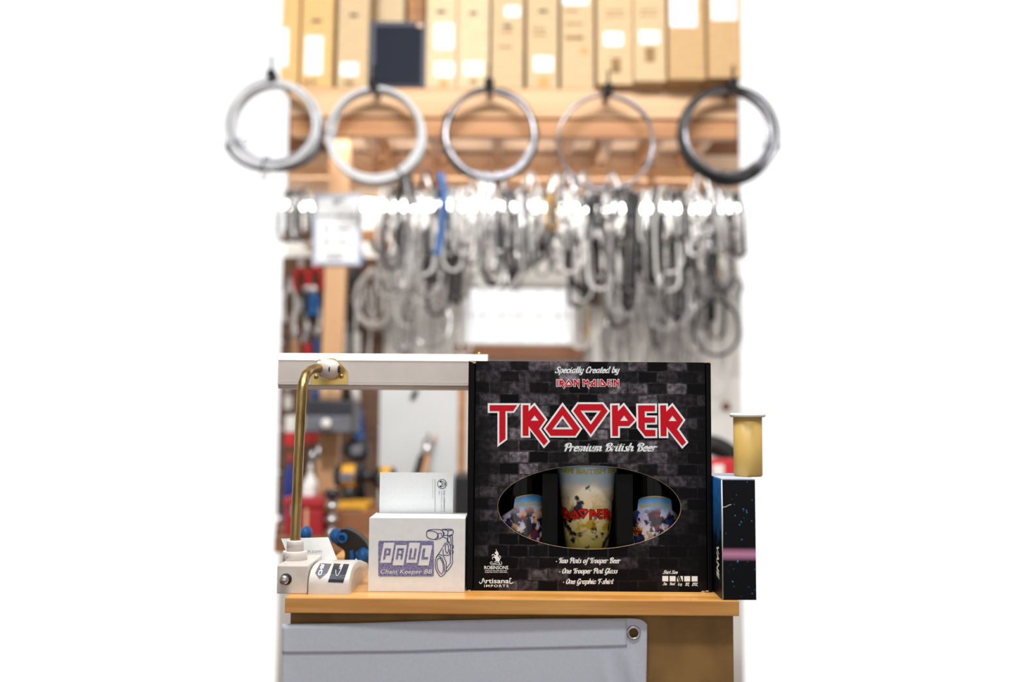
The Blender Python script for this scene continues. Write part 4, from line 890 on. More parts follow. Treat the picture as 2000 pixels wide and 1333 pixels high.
# cartons: left px, right px, Y of the face, material, (labels), slot, prints
CT = [
 (548, 582, 3.0, 'cartonC', [(548, 562, 55, 130, 'white')], None, [], 'partly hidden tan carton at the left end of the shelf row'),
 (587, 649, 3.0, 'cartonC', [(596, 629, 70, 146, 'white')], (608, 627, 41), [(594, 604, 156, 165), (609, 617, 156, 165)], 'amber carton with one tall white label, left of the pale cartons'),
 (658, 719, 3.0, 'cartonB', [(665, 699, 122, 149, 'white')], (682, 698, 30), [(674, 690, 158, 166)], 'pale carton with small white label left of the navy box'),
 (832, 891, 3.0, 'cartonA', [(849, 886, 46, 96, 'white'), (849, 887, 122, 150, 'white'), (858, 875, 158, 169, 'orange')], (852, 870, 23), [], 'carton with two white labels right of the navy box'),
 (893, 955, 3.0, 'cartonA', [(906, 943, 120, 147, 'white')], (917, 932, 26), [(918, 932, 156, 164)], 'carton with one low white label, second carton right of the navy box'),
 (960, 1022, 3.0, 'cartonB', [(986, 1016, 12, 33, 'white')], (983, 1000, 51), [(976, 1002, 60, 64), (974, 1000, 90, 94)], 'carton with small high white label above the black cable coil'),
 (1029, 1090, 3.0, 'cartonB', [(1043, 1080, 110, 140, 'white'), (1052, 1072, 151, 170, 'orange')], (1052, 1070, 22), [(1040, 1066, 55, 59), (1040, 1066, 66, 70)], 'carton with white label above a big orange sticker'),
 (1096, 1160, 3.0, 'cartonB', [(1099, 1150, -12, 10, 'white'), (1134, 1148, 93, 105, 'orange')], None, [(1104, 1130, 20, 24), (1104, 1140, 45, 49), (1104, 1140, 70, 78)], 'carton with a small orange dot sticker and white label on top'),
 (1167, 1236, 2.955, 'cartonB', [(1180, 1217, 63, 90, 'white')], None, [(1194, 1213, 113, 143), (1182, 1220, 20, 23), (1182, 1220, 30, 33)], 'carton with white label over a square print, above the thin steel hoop'),
 (1239, 1301, 2.925, 'cartonB', [(1249, 1288, 60, 86, 'white')], None, [(1260, 1280, 92, 122), (1250, 1285, 18, 21), (1250, 1285, 28, 31)], 'carton with white label over a square print, third from the right end'),
 (1307, 1378, 2.905, 'cartonD', [(1309, 1362, -20, 53, 'white')], None, [], 'plain carton with large white sheet, second from the right end'),
 (1384, 1449, 2.89, 'cartonD', [(1390, 1440, -20, 40, 'white')], None, [], 'plain carton with large white sheet at the right end of the shelf'),
]
zct = P(1000, -75, 3.0).z
for a, b, Y, m, labs, slot, prints, lab in CT:
    x0, x1 = xs(a, Y), xs(b, Y); x0, x1 = P(a, 100, Y).x, P(b, 100, Y).x
    t = thing('parts_carton', lab, 'carton', ((x0+x1)/2, Y, zst), 'cartons on the timber shelf')
    lean = -0.02*(x0+x1)/2/0.6
    bm = MB().box(x0, x1, Y, Y+(0.2 if a == 658 else 0.42), zst+0.0005, zct, 0.003)
    lf = lambda v: Vector((v.x+lean*(v.z-zst)*0.35, v.y+0.03*(v.z-zst)*0, v.z))
    bm.xform(lf).build('carton_body', m, t)
    for c, d, e, f, mm in labs:
        q0, q1 = P(max(c, a+2), e, Y), P(min(d, b-2), f, Y)
        MB().box(q0.x, q1.x, Y-0.0012, Y-0.0002, q1.z, q0.z).xform(lf).build('paper_label', 'signwhite' if mm == 'white' else mm, t)
    if slot:
        q0, q1 = P(slot[0], slot[2]-3, Y), P(slot[1], slot[2]+3, Y)
        MB().box(q0.x, q1.x, Y-0.001, Y+0.0005, q1.z, q0.z).xform(lf).build('hand_slot', 'darkhole', t)
    for c, d, e, f in prints:
        q0, q1 = P(c, e, Y), P(d, f, Y); MB().box(q0.x, q1.x, Y-0.0006, Y-0.0001, q1.z, q0.z).xform(lf).build('printed_mark', 'cartonink', t)
x0, x1 = P(721, 100, 2.99).x, P(831, 100, 2.99).x; zn = P(776, 41, 2.99).z
nv = thing('navy_box', 'dark navy box with grey edges between the tan cartons', 'box', ((x0+x1)/2, 2.99, zst))
MB().box(x0, x1, 2.992, 3.2, zst+0.0005, zn, 0.002).build('box_body', 'navyedge', nv)
q0, q1 = P(733, 50, 2.99), P(823, 166, 2.99); MB().box(q0.x, q1.x, 2.989, 2.993, q1.z, q0.z, 0.001).build('front_panel', 'navy', nv)
q = P(821, 49, 2.985); MB().box(q.x-0.01, q.x+0.008, 2.986, 2.9895, q.z-0.006, q.z+0.006).build('corner_label', 'peach', nv)
for a, b, m, lab in ((727, 790, 'cartonA', 'pale carton standing behind the navy box on its left'), (797, 830, 'beam2', 'brown carton standing behind the navy box on its right')):
    solo(MB().box(P(a, 20, 3.22).x, P(b, 20, 3.22).x, 3.215, 3.5, zst+0.0005, zct, 0.003), 'parts_carton', m, lab, 'carton', (P((a+b)/2, 20, 3.22).x, 3.215, zst), 'cartons on the timber shelf')
# ------------------------------------------------------------------ cable coils on hooks
def hookobj(px, py, Y):
    q = P(px, py, YSH)
    t = MB().tube(cat_rom([(q.x, YSH+0.002, q.z+0.004), (q.x, YSH-0.03, q.z), (q.x, YSH-0.08, q.z-0.002), (q.x, YSH-0.125, q.z+0.004)], 5), [0.010]*8+[0.013]*4+[0.016]*4, 10)
    t.tube([(q.x, YSH-0.05, q.z), (q.x, YSH-0.118, q.z+0.01), (q.x, YSH-0.120, q.z+0.06)], 0.004, 6)
    o = t.build('coil_hook', 'hook'); return o, q
def coil(px, py, R, r, turns, m, spread, label, parts=(), hook_px=None, seed=1, ties=2):
    rnd = random.Random(seed); Y = 2.92; c = P(px, py, Y); s = S(Y)
    t = thing('cable_coil', label, 'cable coil', (c.x, Y, c.z-R*s), 'cable coils on the shelf hooks')
    groups = parts or ((turns, m, 1.0, 'coil_turns'),)
    for n, mm, k, nm in groups:
        pts = []; N = 44
        for j in range(n*N):
            a = math.pi/2+2*math.pi*j/N; f = j/(n*N); w1 = rnd.uniform(-1, 1)*0
            rad = (R*k-spread*abs(math.sin(f*9.7+seed))*(0.65-0.35*math.sin(a)))*s-r
            pts.append((c.x+rad*math.cos(a)+0.002*math.sin(3*a+f*20), Y+0.026*(f-0.5)*min(n, 6)/3+0.004*math.sin(2*a+seed+f*15), c.z+rad*math.sin(a)*1.0+(R*s*(1-k))*0.6))
        MB().tube(pts, r, 7).build(nm, mm, t)
    for i in range(ties):
        a = rnd.uniform(2.6, 6.4); rr = R*s-0.6*spread*s-r*1.0
        bmq = MB().tube([(c.x+(rr+(spread*0.6*s+r*2.2)*math.cos(b))*math.cos(a), Y+(0.03+r)*math.sin(b), c.z+(rr+(spread*0.6*s+r*2.2)*math.cos(b))*math.sin(a)) for b in [6.2832*k/12 for k in range(12)]], 0.0025, 5, closed=True)
        bmq.build('tie', 'coilgrey' if i else 'hook', t)
coil(536, 252, 100, 0.0062, 9, 'coilsilver', 26, 'thick silver cable coil cut by the left edge', ((6, 'coilsilver', 1.0, 'silver_turns'), (3, 'coilgrey', 0.98, 'grey_turns'), (2, 'coilblack', 1.03, 'black_turns')), seed=3)
coil(734, 268, 101, 0.0068, 6, 'coilsilver', 9, 'white silver cable coil, second from the left', ((6, 'coilsilver', 1.0, 'coil_turns'), (2, 'coilsilver', 0.95, 'inner_turns')), seed=5)
coil(957, 265, 98, 0.0062, 5, 'coilblack', 8, 'black and silver cable coil in the middle of the row', ((4, 'coilsteel', 0.965, 'silver_turns'), (4, 'coilblack', 1.0, 'black_turns')), seed=8)
coil(1183, 278, 99, 0.0042, 3, 'coilsteel', 3, 'thin steel cable hoop, second from the right', ((3, 'coilsteel', 1.0, 'coil_turns'),), seed=11)
coil(1421, 266, 103, 0.0066, 7, 'coilblack', 16, 'dark grey cable coil cut by the right edge', ((4, 'coilsteel', 0.95, 'silver_turns'), (5, 'coilblack', 1.0, 'black_turns')), seed=14)
for px, py, lab in ((548, 172, 'leftmost black hook holding the thick silver coil'), (739, 190, 'black hook holding the white silver coil'), (957, 188, 'black hook holding the black and silver coil'), (1181, 198, 'black hook holding the thin steel hoop'), (1415, 190, 'rightmost black hook holding the dark coil')):
    o, q = hookobj(px, py, YSH); b = Vector((q.x, YSH, q.z))
    for v in o.data.vertices: v.co -= b
    o.location = b; tag(o, lab, 'hook', 'hooks on the shelf beam')
# ------------------------------------------------------------------ tube light behind the hanging parts
YT = 3.55
tl = thing('tube_light', 'long lit fluorescent tube behind the hanging chains', 'light', tuple(P(1000, 405, YT)))
ta, tb = P(552, 405, YT).x, P(1448, 405, YT).x; tz = P(1000, 405, YT).z
MB().lathe([(0.0135, 0), (0.0135, tb-ta)], (ta, YT, tz), 'X', 16).build('glass_tube', 'tube_lit', tl)
MB().box(ta, tb, YT+0.02, YT+0.06, tz+0.012, tz+0.05, 0.003).build('housing', 'lampwhite', tl)
for x in (ta+0.004, tb-0.016): MB().box(x, x+0.012, YT-0.012, YT+0.03, tz-0.016, tz+0.02).build('end_cap', 'lampwhite', tl)
# ------------------------------------------------------------------ notice
YNt = 3.112
q0, q1 = P(612, 378, YNt), P(705, 519, YNt)
nt_ = thing('notice_board', 'white notice with grey border and faint lines of lettering on the post', 'sign', ((q0.x+q1.x)/2, YNt, q1.z))
MB().box(q0.x, q1.x, YNt, YNt+0.006, q1.z, q0.z, 0.002).build('board', 'signgrey', nt_)
p0, p1 = P(621, 387, YNt), P(697, 511, YNt)
MB().box(p0.x, p1.x, YNt-0.0012, YNt, p1.z, p0.z).build('sheet', 'signwhite', nt_)
for y, segs in ((391, [(650, 672)]), (397.5, [(651, 663)]), (422, [(618, 640), (643, 650), (654, 674), (678, 694)]), (448, [(630, 645), (659, 682)]), (473, [(630, 646), (659, 680)]), (497, [(637, 646), (650, 662), (666, 674)]), (505, [(640, 668)])):
    for a, b in segs:
        u0, u1 = P(a, y-2, YNt), P(b, y+2, YNt); MB().box(u0.x, u1.x, YNt-0.002, YNt-0.0012, u1.z, u0.z).build('lettering_line', 'inkgrey', nt_)
# ------------------------------------------------------------------ rail with pegs and the hanging parts
YR = 3.33
rl = thing('peg_rail', 'pale wooden rail with pegs carrying the hanging chains', 'rail', tuple(P(1000, 376, YR)))
zr0, zr1 = P(1000, 386, YR).z, P(1000, 367, YR).z
MB().box(xs(552, YR), xs(1448, YR), YR, YR+0.03, zr0, zr1, 0.002).build('rail_bar', 'ply', rl)
MB().box(xs(552, YR+0.15), xs(1448, YR+0.15), YR+0.15, YR+0.175, P(1000, 348, YR+0.15).z, P(1000, 325, YR+0.15).z, 0.002).build('rail_bar', 'beam', rl)
for px in (700, 832, 965, 1115, 1300, 1400):
    x = xs(px, YSH+0.06)
    MB().box(x-0.012, x+0.012, YR+0.03, YR+0.045, zr0, zb2+0.0335).build('hanger', 'joist', rl)
    MB().box(x-0.012, x+0.012, YR+0.175, YR+0.19, P(1000, 348, YR+0.15).z, zb2+0.0335).build('hanger', 'joist', rl)
br2 = thing('lower_board', 'short orange wooden board right of the white notice', 'board', tuple(P(730, 470, 3.4)))
u0, u1 = P(553, 448, 3.4), P(752, 470, 3.4); MB().box(u0.x, u1.x, 3.4, 3.43, u1.z, u0.z, 0.002).build('board', 'beam2', br2)
for px in (580, 735): MB().box(xs(px, 3.43)-0.01, xs(px, 3.43)+0.01, 3.43, YW, u1.z, u0.z).build('bracket', 'joist', br2)
def loop_mesh(name, L, W, r, bead, kind, n=6):        # hangs from the origin: over the peg, down both sides, round the bottom
    pts = []; N = max(16, int(L/0.022))
    for i in range(N): pts.append((-W/2*(0.35+0.65*min(1, 2.4*i/N)), 0, -L*i/N*0.9-0.01))
    for k in range(1, 7): a = math.pi*k/7; pts.append((-W/2*math.cos(a), 0, -L*0.9-0.01-W/2*math.sin(a)*1.1))
    for i in range(N-1, -1, -1): pts.append((W/2*(0.35+0.65*min(1, 2.4*i/N)), 0.004, -L*i/N*0.9-0.01))
    for k in range(1, 4): a = math.pi*k/4; pts.append((W*0.17*math.cos(a), 0.002, -0.01+W*0.17*math.sin(a)))
    rs = [r*(1.25 if (bead and i % 2) else 0.8 if bead else 1) for i in range(len(pts))]
    mb = MB(); mb.tube(pts, rs, n, closed=True, flat=(0.45 if kind == 'strap' else 1))
    return tomesh(mb, name)
def ring_mesh(name, R, r, turns, seed):
    rnd = random.Random(seed); pts = []; N = 26
    for j in range(turns*N):
        a = math.pi/2+2*math.pi*j/N; k = 1+0.10*math.sin(j*0.13+seed)
        pts.append((R*k*math.cos(a)*0.82, 0.004*(j/N-turns/2), -R*1.05+R*k*math.sin(a)*1.05))
    return tomesh(MB().tube(pts, r, 6), name)
def caliper_mesh(name, h):                            # bent brake arms with a pad block each
    mb = MB()
    for s in (-1, 1):
        mb.tube([(0, 0, -0.005), (s*0.22*h, 0, -0.10*h), (s*0.34*h, 0, -0.45*h), (s*0.20*h, 0, -0.92*h)], [0.07*h, 0.08*h, 0.085*h, 0.05*h], 8)
        mb.box(s*0.20*h-0.05*h, s*0.20*h+0.05*h, -0.06*h, 0.06*h, -1.0*h, -0.80*h)
    mb.lathe([(0.09*h, -0.08*h), (0.09*h, 0.08*h)], (0, 0, -0.06*h), 'Y', 12)
    return tomesh(mb, name)
def tomesh(mb, name):
    me = bpy.data.meshes.new(name); me.from_pydata(mb.v, [], mb.f); me.polygons.foreach_set('use_smooth', mb.sm); me.update()
    bm = bmesh.new(); bm.from_mesh(me); bmesh.ops.recalc_face_normals(bm, faces=bm.faces[:]); bm.to_mesh(me); bm.free()
    me.materials.append(M['chain']); return me
LEN = (0.10, 0.15, 0.20, 0.26, 0.33, 0.42, 0.50)
CH = {L: loop_mesh('bicycle_chain', L, 0.034+L*0.12, 0.0068, True, 'chain') for L in LEN}
CB = {L: loop_mesh('brake_cable', L, 0.05+L*0.12, 0.0052, False, 'cable') for L in LEN}
ST = {L: loop_mesh('inner_tube', L, 0.022+L*0.04, 0.011, False, 'strap') for L in LEN}
RG = [ring_mesh('wire_coil', R, 0.0048, 4, i) for i, R in enumerate((0.055, 0.075, 0.095))]
CL = [caliper_mesh('brake_caliper', h) for h in (0.07, 0.09, 0.11)]
pegm = tomesh(MB().tube([(0, 0, 0), (0, -0.05, 0.004), (0, -0.058, 0.014)], 0.003, 6), 'peg'); pegm.materials[0] = M['steel']
KIND = {'chain': 'silver', 'chainwhite': 'whitish', 'chaingrey': 'grey', 'chaindark': 'dark grey', 'chainblack': 'black', 'chainbrass': 'brass coloured'}
ROWS = ('on the upper rail', 'under the tube light', 'in the lowest row')
def hang(me, name, px, py, Y, m, tilt, yaw, lab, cat, grp, pegparent):
    q = P(px, py, Y)
    o = bpy.data.objects.new(name, me); C.objects.link(o); o.location = q; o.rotation_euler = (0, tilt, yaw)
    o.material_slots[0].link = 'OBJECT'; o.material_slots[0].material = M[m]; tag(o, lab, cat, grp)
    pg_ = bpy.data.objects.new('peg', pegm); C.objects.link(pg_); b = Vector(ORG[pegparent.name]); pg_.parent = pegparent
    yw = YW if pegparent is wallb else (YR if py > 366 else YR+0.15)
    pg_.location = Vector((q.x, yw+0.004, q.z-0.012))-b; pg_.scale = (1, (yw-Y+0.016)/0.05, 1)
    return o
rnd = random.Random(21)
def pick(tab):
    u = rnd.random()*sum(w for w, _ in tab)
    for w_i, v in tab:
        u -= w_i
        if u <= 0: return v
    return tab[-1][1]
MT = [(32, 'chain'), (22, 'chainwhite'), (10, 'chaingrey'), (17, 'chaindark'), (17, 'chainblack'), (2, 'chainbrass')]
MTL = [(10, 'chain'), (62, 'chainwhite'), (22, 'chaingrey'), (4, 'chaindark'), (1, 'chainblack'), (1, 'chainbrass')]
def one(px, py, Y, Lmax, Lmin, parent, row, bright):
    m = pick(MTL if row == 2 else MT); opts = [L for L in LEN if Lmin <= L <= Lmax] or [LEN[0]]
    L = rnd.choice(opts); u = rnd.random()
    if row == 0: u = 1.0
    if m == 'chainblack': me, nm, cat, what = ST[L], 'inner_tube', 'inner tube', 'inner tube strap'
    elif u < 0.16: me, nm, cat, what = rnd.choice(CL), 'brake_caliper', 'brake caliper', 'brake caliper'
    elif u < 0.26: me, nm, cat, what = rnd.choice(RG), 'wire_coil', 'wire coil', 'round wire coil'
    elif m in ('chain', 'chainbrass', 'chaindark'): me, nm, cat, what = CH[L], 'bicycle_chain', 'chain', 'bicycle chain loop'
    else: me, nm, cat, what = CB[L], 'brake_cable', 'cable', 'cable housing loop'
    zone = 'left of the notice' if px < 620 else 'between post and window' if px < 905 else 'above the window' if px < 1122 else 'near window right side' if px < 1240 else 'far right of window' if px < 1345 else 'by right edge'
    size = ('short ' if L < 0.16 else 'long ' if L > 0.25 else 'medium ') if nm in ('bicycle_chain', 'brake_cable', 'inner_tube') else ''
    lab = '%s%s %s %s, %s' % (size, KIND[m], what, ROWS[row], zone)
    hang(me, nm, px, py, Y, m, rnd.uniform(-0.08, 0.08), rnd.uniform(-0.9, 0.9), lab, cat, lab, parent)
px = 752.0
while px < 1440:                                       # upper row, on the rail
    py = rnd.choice((337, 369, 371, 374, 378)); inwin = 905 < px < 1122
    one(px, py, YR-0.04-rnd.random()*0.05, 0.33 if inwin else 0.42, 0.10, rl, 0, 8); px += rnd.uniform(8, 12)
px = 748.0
while px < 1440:                                       # middle row, on wall pegs below the tube light
    inwin = 905 < px < 1122
    one(px, rnd.uniform(420, 470), 3.44+rnd.random()*0.08, 0.15 if inwin else 0.33, 0.10, wallb, 1, 8); px += rnd.uniform(8, 12)
for lo, hi, step in ((712, 905, 11), (1122, 1440, 8.5)):   # lower row, down to bench height
    px = lo+4.0
    while px < hi:
        one(px, rnd.uniform(490, 625), 3.56+rnd.random()*0.09, 0.33, 0.15, wallb, 2, 10); px += rnd.uniform(step*0.7, step*1.3)
for px in (560, 567, 575, 583, 590, 598):
    one(px, 369+rnd.random()*10, YR-0.05, 0.20, 0.15, rl, 0, 0)
q = P(866, 338, YR-0.1)
YQ = YR-0.13
bs = thing('toe_strap', 'bright blue strap hanging right of the white silver coil', 'strap', tuple(P(853, 500, YQ)))
MB().tube(cat_rom([tuple(P(860, 338, YQ)), tuple(P(866, 370, YQ)), tuple(P(866, 405, YQ)), tuple(P(862, 450, YQ)), tuple(P(853, 500, YQ))], 6), 0.012, 8, flat=0.3).build('strap_band', 'strapblue', bs)
q = P(866, 374, YQ); MB().tube([(q.x, YQ-0.008, q.z), (q.x, YR+0.005, q.z)], 0.003, 6).build('strap_pin', 'steel', bs)
for px, py, R_, m, lab in ((843, 632, 0.085, 'chain', 'large bright steel ring hanging low left of the window'), (1302, 590, 0.10, 'chaingrey', 'large grey wire hoop hanging low on the right'), (1400, 640, 0.10, 'chaindark', 'large dark wire hoop hanging low at the right edge')):
    mb = MB(); pts = [(R_*math.cos(6.2832*k/36)*0.8, 0.012*math.sin(6.2832*k/18), R_*math.sin(6.2832*k/36)) for k in range(36)]
    c = P(px, py, 3.4); mb.tube([Vector(p)+c for p in pts], 0.007, 8, closed=True); solo(mb, 'wire_hoop', m, lab, 'wire hoop', (c.x, c.y, c.z+R_))
# ------------------------------------------------------------------ workbench and the clutter on it
ZW = ZF+0.90
wbch = thing('workbench', 'brown timber workbench along the back wall behind the counter', 'workbench', (0, 2.55, ZF))
wb0, wb1 = xs(557, 2.55), xs(1443, 2.55)
for i in range(3):
    y0 = 2.55+i*0.182; MB().box(xs(557, y0+0.09), xs(1443, y0+0.09), y0, y0+0.178, ZW-0.04, ZW, 0.003).build('bench_plank', 'brownply', wbch)
for x in (wb0+0.03, wb1-0.09):
    for y in (2.58, 3.0): MB().box(x, x+0.06, y, y+0.06, ZF, ZW-0.04).build('leg', 'brownply', wbch)
MB().box(wb0+0.03, wb1-0.03, 3.0, 3.03, ZF+0.3, ZF+0.45).build('stretcher', 'brownply', wbch)
def bx(name, m, lab, cat, x0, x1, y0, y1, Y, dep=0.08, bev=0.004, base=True):
    a, b = P(x0, y0, Y), P(x1, y1, Y)
    return solo(MB().box(a.x, b.x, Y, Y+dep, b.z, a.z, bev), name, m, lab, cat, ((a.x+b.x)/2, Y, b.z))
# wall boards
bd = thing('tool_board', 'brown plywood tool board on the wall left of the white sheet', 'board', tuple(P(650, 1000, YW-0.05)))
a, b = P(552, 500, YW-0.03), P(742, 1010, YW-0.03)
for i in range(6):
    z0 = b.z+(a.z-b.z)*i/6; MB().box(a.x, b.x, YW-0.03, YW-0.0005, z0, z0+(a.z-b.z)/6-0.005).build('board_plank', 'boardbrown', bd)
ws = thing('white_sheet', 'large pale grey panel with wooden edge standing behind the upright card', 'panel', (P(820, 1000, 3.06).x, 3.06, ZW))
a, b = P(742, 755, 3.06), P(893, 1010, 3.06); MB().box(a.x, b.x, 3.06, 3.075, ZW, a.z, 0.003).build('sheet', 'panelwhite', ws)
a, b = P(895, 755, 3.06), P(908, 1010, 3.06); MB().box(a.x, b.x, 3.055, 3.085, ZW, a.z, 0.003).build('edge_strip', 'joist', ws)
MB().tube([P(805, 778, 3.052), P(814, 762, 3.052)], 0.008, 8).build('handle', 'darkmetal', ws)
# drawer unit with jars, hung on the tool board
du = thing('drawer_unit', 'dark grey metal drawer unit with round white dial fixed to the post', 'drawer unit', tuple(P(642, 846, 2.98)))
a, b = P(597, 782, 2.98), P(689, 846, 2.98); m_ = P(640, 813, 2.98)
MB().box(a.x, b.x, 2.98, 3.1195, b.z, a.z, 0.006).build('case', 'darkmetal', du)
MB().box(a.x+0.004, b.x-0.004, 2.97, 2.98, b.z+0.003, m_.z, 0.003).build('drawer_front', 'greymetal', du)
q = P(637, 828, 2.96); MB().lathe([(0.016, 0.01), (0.016, -0.006), (0.012, -0.012), (0, -0.013)], tuple(q), 'Y', 20).build('dial', 'lampwhite', du)
ztop = a.z
for x0, x1, m, lab in ((624, 640, 'peach', 'left peach jar on the drawer unit'), (649, 666, 'peach', 'right peach jar on the drawer unit'), (610, 621, 'strapblue', 'small blue jar on the drawer unit'), (668, 682, 'toolblack', 'black jar at the right end of the drawer unit')):
    c = P((x0+x1)/2, 780, 3.04); r = (x1-x0)/2*S(3.04)
    j = thing('jar', lab, 'jar', (c.x, 3.04, ztop), 'jars on the drawer unit')
    MB().lathe([(r, ztop), (r, ztop+0.045), (r*0.8, ztop+0.052)], (c.x, 3.04, 0), 'Z', 16).build('jar_body', m, j)
    MB().lathe([(r*0.85, ztop+0.052), (r*0.85, ztop+0.064)], (c.x, 3.04, 0), 'Z', 16).build('lid', 'toolblack', j)
# hanging hand tools
def screwdriver(px, py0, py1, py2, Y, w, mh, ms, lab, dx=0):
    t = thing('screwdriver', lab, 'screwdriver', tuple(P(px+dx, py2, Y)), 'tools on the tool board')
    MB().tube([P(px, py0, Y), P(px+dx*0.3, py1, Y)], w*0.35*S(Y), 8).build('shaft', ms, t)
    MB().tube(cat_rom([tuple(P(px+dx*k, py1+(py2-py1)*k, Y)) for k in (0, 0.15, 0.5, 0.85, 1)], 3), [w*S(Y)*k for k in (0.35, 0.4, 0.45, 0.48, 0.5, 0.5, 0.48, 0.46, 0.45, 0.48, 0.5, 0.48, 0.35)], 10).build('handle', mh, t)
screwdriver(694, 755, 786, 868, 3.69, 22, 'strapblue', 'chainwhite', 'tool with long blue handle right of the drawer unit', 10)
screwdriver(703, 800, 815, 868, 3.69, 14, 'deepblue', 'steel', 'dark blue handled tool beside the long blue one', 4)
def pliers(px, py, h, Y, mh, lab):
    t = thing('pliers', lab, 'pliers', tuple(P(px, py+h, Y)), 'tools on the tool board'); s = S(Y)
    q = P(px, py, Y)
    MB().prism([(0, 0), (-0.012, -0.02), (-0.010, -0.05), (0.010, -0.05), (0.012, -0.02)], lambda a, b, d: q+Vector((a, d, b)), 0.012).build('jaw', 'steel', t)
    for sg_ in (-1, 1):
        MB().tube(cat_rom([tuple(q+Vector((sg_*0.006, 0.006, -0.045))), tuple(q+Vector((sg_*0.022, 0.006, -0.08))), tuple(q+Vector((sg_*0.024, 0.006, -h*s*0.75))), tuple(q+Vector((sg_*0.014, 0.006, -h*s)))], 4), 0.0085, 8).build('handle', mh, t)
pliers(588, 500, 72, 3.70, 'toolred', 'red handled pliers hanging under the notice on the left')
pliers(617, 498, 72, 3.70, 'toolred', 'red handled pliers hanging beside the post')
pliers(566, 540, 90, 3.70, 'chainwhite', 'white handled pliers hanging at the left edge')
pliers(587, 580, 90, 3.70, 'chainwhite', 'white handled pliers under the red ones')
pliers(613, 565, 95, 3.70, 'chainwhite', 'white handled pliers beside the blue grip')
screwdriver(612, 560, 575, 618, 3.69, 26, 'toolblue', 'steel', 'screwdriver with thick blue grip left of the post')
screwdriver(600, 560, 572, 612, 3.69, 22, 'toolblack', 'steel', 'screwdriver with thick black grip left of the post')
screwdriver(692, 525, 535, 580, 3.69, 28, 'toolblack', 'darkmetal', 'screwdriver with fat black grip right of the post')
screwdriver(683, 580, 585, 690, 3.69, 10, 'darkmetal', 'steel', 'thin dark file hanging right of the post')
screwdriver(698, 575, 650, 692, 3.69, 16, 'chainwhite', 'greymetal', 'screwdriver with white grip right of the post')
screwdriver(676, 630, 648, 692, 3.69, 9, 'chainwhite', 'steel', 'screwdriver with slim white grip against the post')
screwdriver(577, 640, 664, 696, 3.69, 16, 'tan', 'steel', 'tan handled tool low at the left')
screwdriver(601, 615, 672, 700, 3.69, 16, 'toolred', 'steel', 'red handled tool low left of the post')
screwdriver(619, 640, 664, 700, 3.69, 12, 'strapblue', 'steel', 'slim blue handled tool low left of the post')
screwdriver(703, 490, 496, 520, 3.69, 16, 'strapblue', 'steel', 'short blue grip at the lower right corner of the notice')
screwdriver(563, 745, 775, 800, 3.69, 16, 'chainwhite', 'steel', 'white ended tool behind the brass arm')
# things on the bench and a narrow shelf, seen under the lamp head
sf = thing('small_shelf', 'narrow white shelf with red front at the left edge behind the brass arm', 'shelf', tuple(P(566, 870, 3.2)))
a, b = P(557, 812, 3.2), P(577, 845, 3.2); MB().box(a.x, b.x, 3.2, YW-0.031, b.z, a.z, 0.003).build('bin', 'chainwhite', sf)
c_ = P(577, 872, 3.2); MB().box(a.x, b.x, 3.2, YW-0.031, c_.z, b.z-0.002, 0.003).build('bin', 'toolred', sf)
def onbench(name, lab, cat, x0, x1, ytop, Y, parts):
    a = P(x0, ytop, Y); b = P(x1, ytop, Y); t = thing(name, lab, cat, ((a.x+b.x)/2, Y, ZW)); parts(t, a.x, b.x, a.z); return t
def drill(px0, px1, ytop, Y, col, lab, flip=1):
    def parts(t, x0, x1, zt):
        w_ = x1-x0; h = zt-ZW; xm = (x0+x1)/2
        MB().box(xm-w_*0.28, xm+w_*0.28, Y-0.04, Y+0.05, ZW+0.0005, ZW+h*0.2, 0.006).build('battery', col, t)
        MB().tube([(xm-flip*w_*0.06, Y, ZW+h*0.2), (xm-flip*w_*0.02, Y, ZW+h*0.45), (xm-flip*w_*0.0, Y, ZW+h*0.7)], [0.02, 0.018, 0.022], 10).build('grip', 'toolblack', t)
        MB().lathe([(0.02, -w_*0.35), (0.032, -w_*0.3), (0.034, w_*0.18), (0.024, w_*0.25)], (xm, Y, zt-0.034), 'X', 16).build('motor_body', 'toolblack', t)
        MB().lathe([(0.0345, -w_*0.16), (0.0350, -w_*0.12), (0.0350, w_*0.10), (0.0345, w_*0.13)], (xm, Y, zt-0.034), 'X', 16).build('shell', col, t)
        xx = xm+flip*w_*0.25; MB().lathe([(0.022, 0), (0.018, flip*w_*0.2), (0.008, flip*w_*0.26)], (xx, Y, zt-0.034), 'X', 14).build('chuck', 'toolblack', t)
        MB().box(xm-w_*0.2, xm+w_*0.12, Y-0.036, Y-0.02, zt-0.05, zt-0.022, 0.003).build('name_plate', 'greymetal', t)
    return onbench('cordless_drill', lab, 'drill', px0, px1, ytop, Y, parts)
drill(640, 728, 908, 2.85, 'yellow', 'yellow and black cordless drill right of the brass arm')
drill(722, 790, 912, 2.9, 'yellow', 'second yellow drill behind the upright card', -1)
drill(668, 738, 858, 3.02, 'toolblack', 'black cordless drill standing behind the yellow one', -1)
def tray(t, x0, x1, zt):
    MB().box(x0, x1, 2.7, 2.86, ZW+0.0005, ZW+(zt-ZW)*0.9, 0.004).build('tray', 'yellow', t)
    MB().box(x0+0.012, x1-0.012, 2.696, 2.7, ZW+(zt-ZW)*0.25, zt-0.02, 0.001).build('front_recess', 'toolblack', t)
onbench('parts_bin', 'yellow parts bin in front of the drills', 'bin', 653, 716, 980, 2.7, tray)
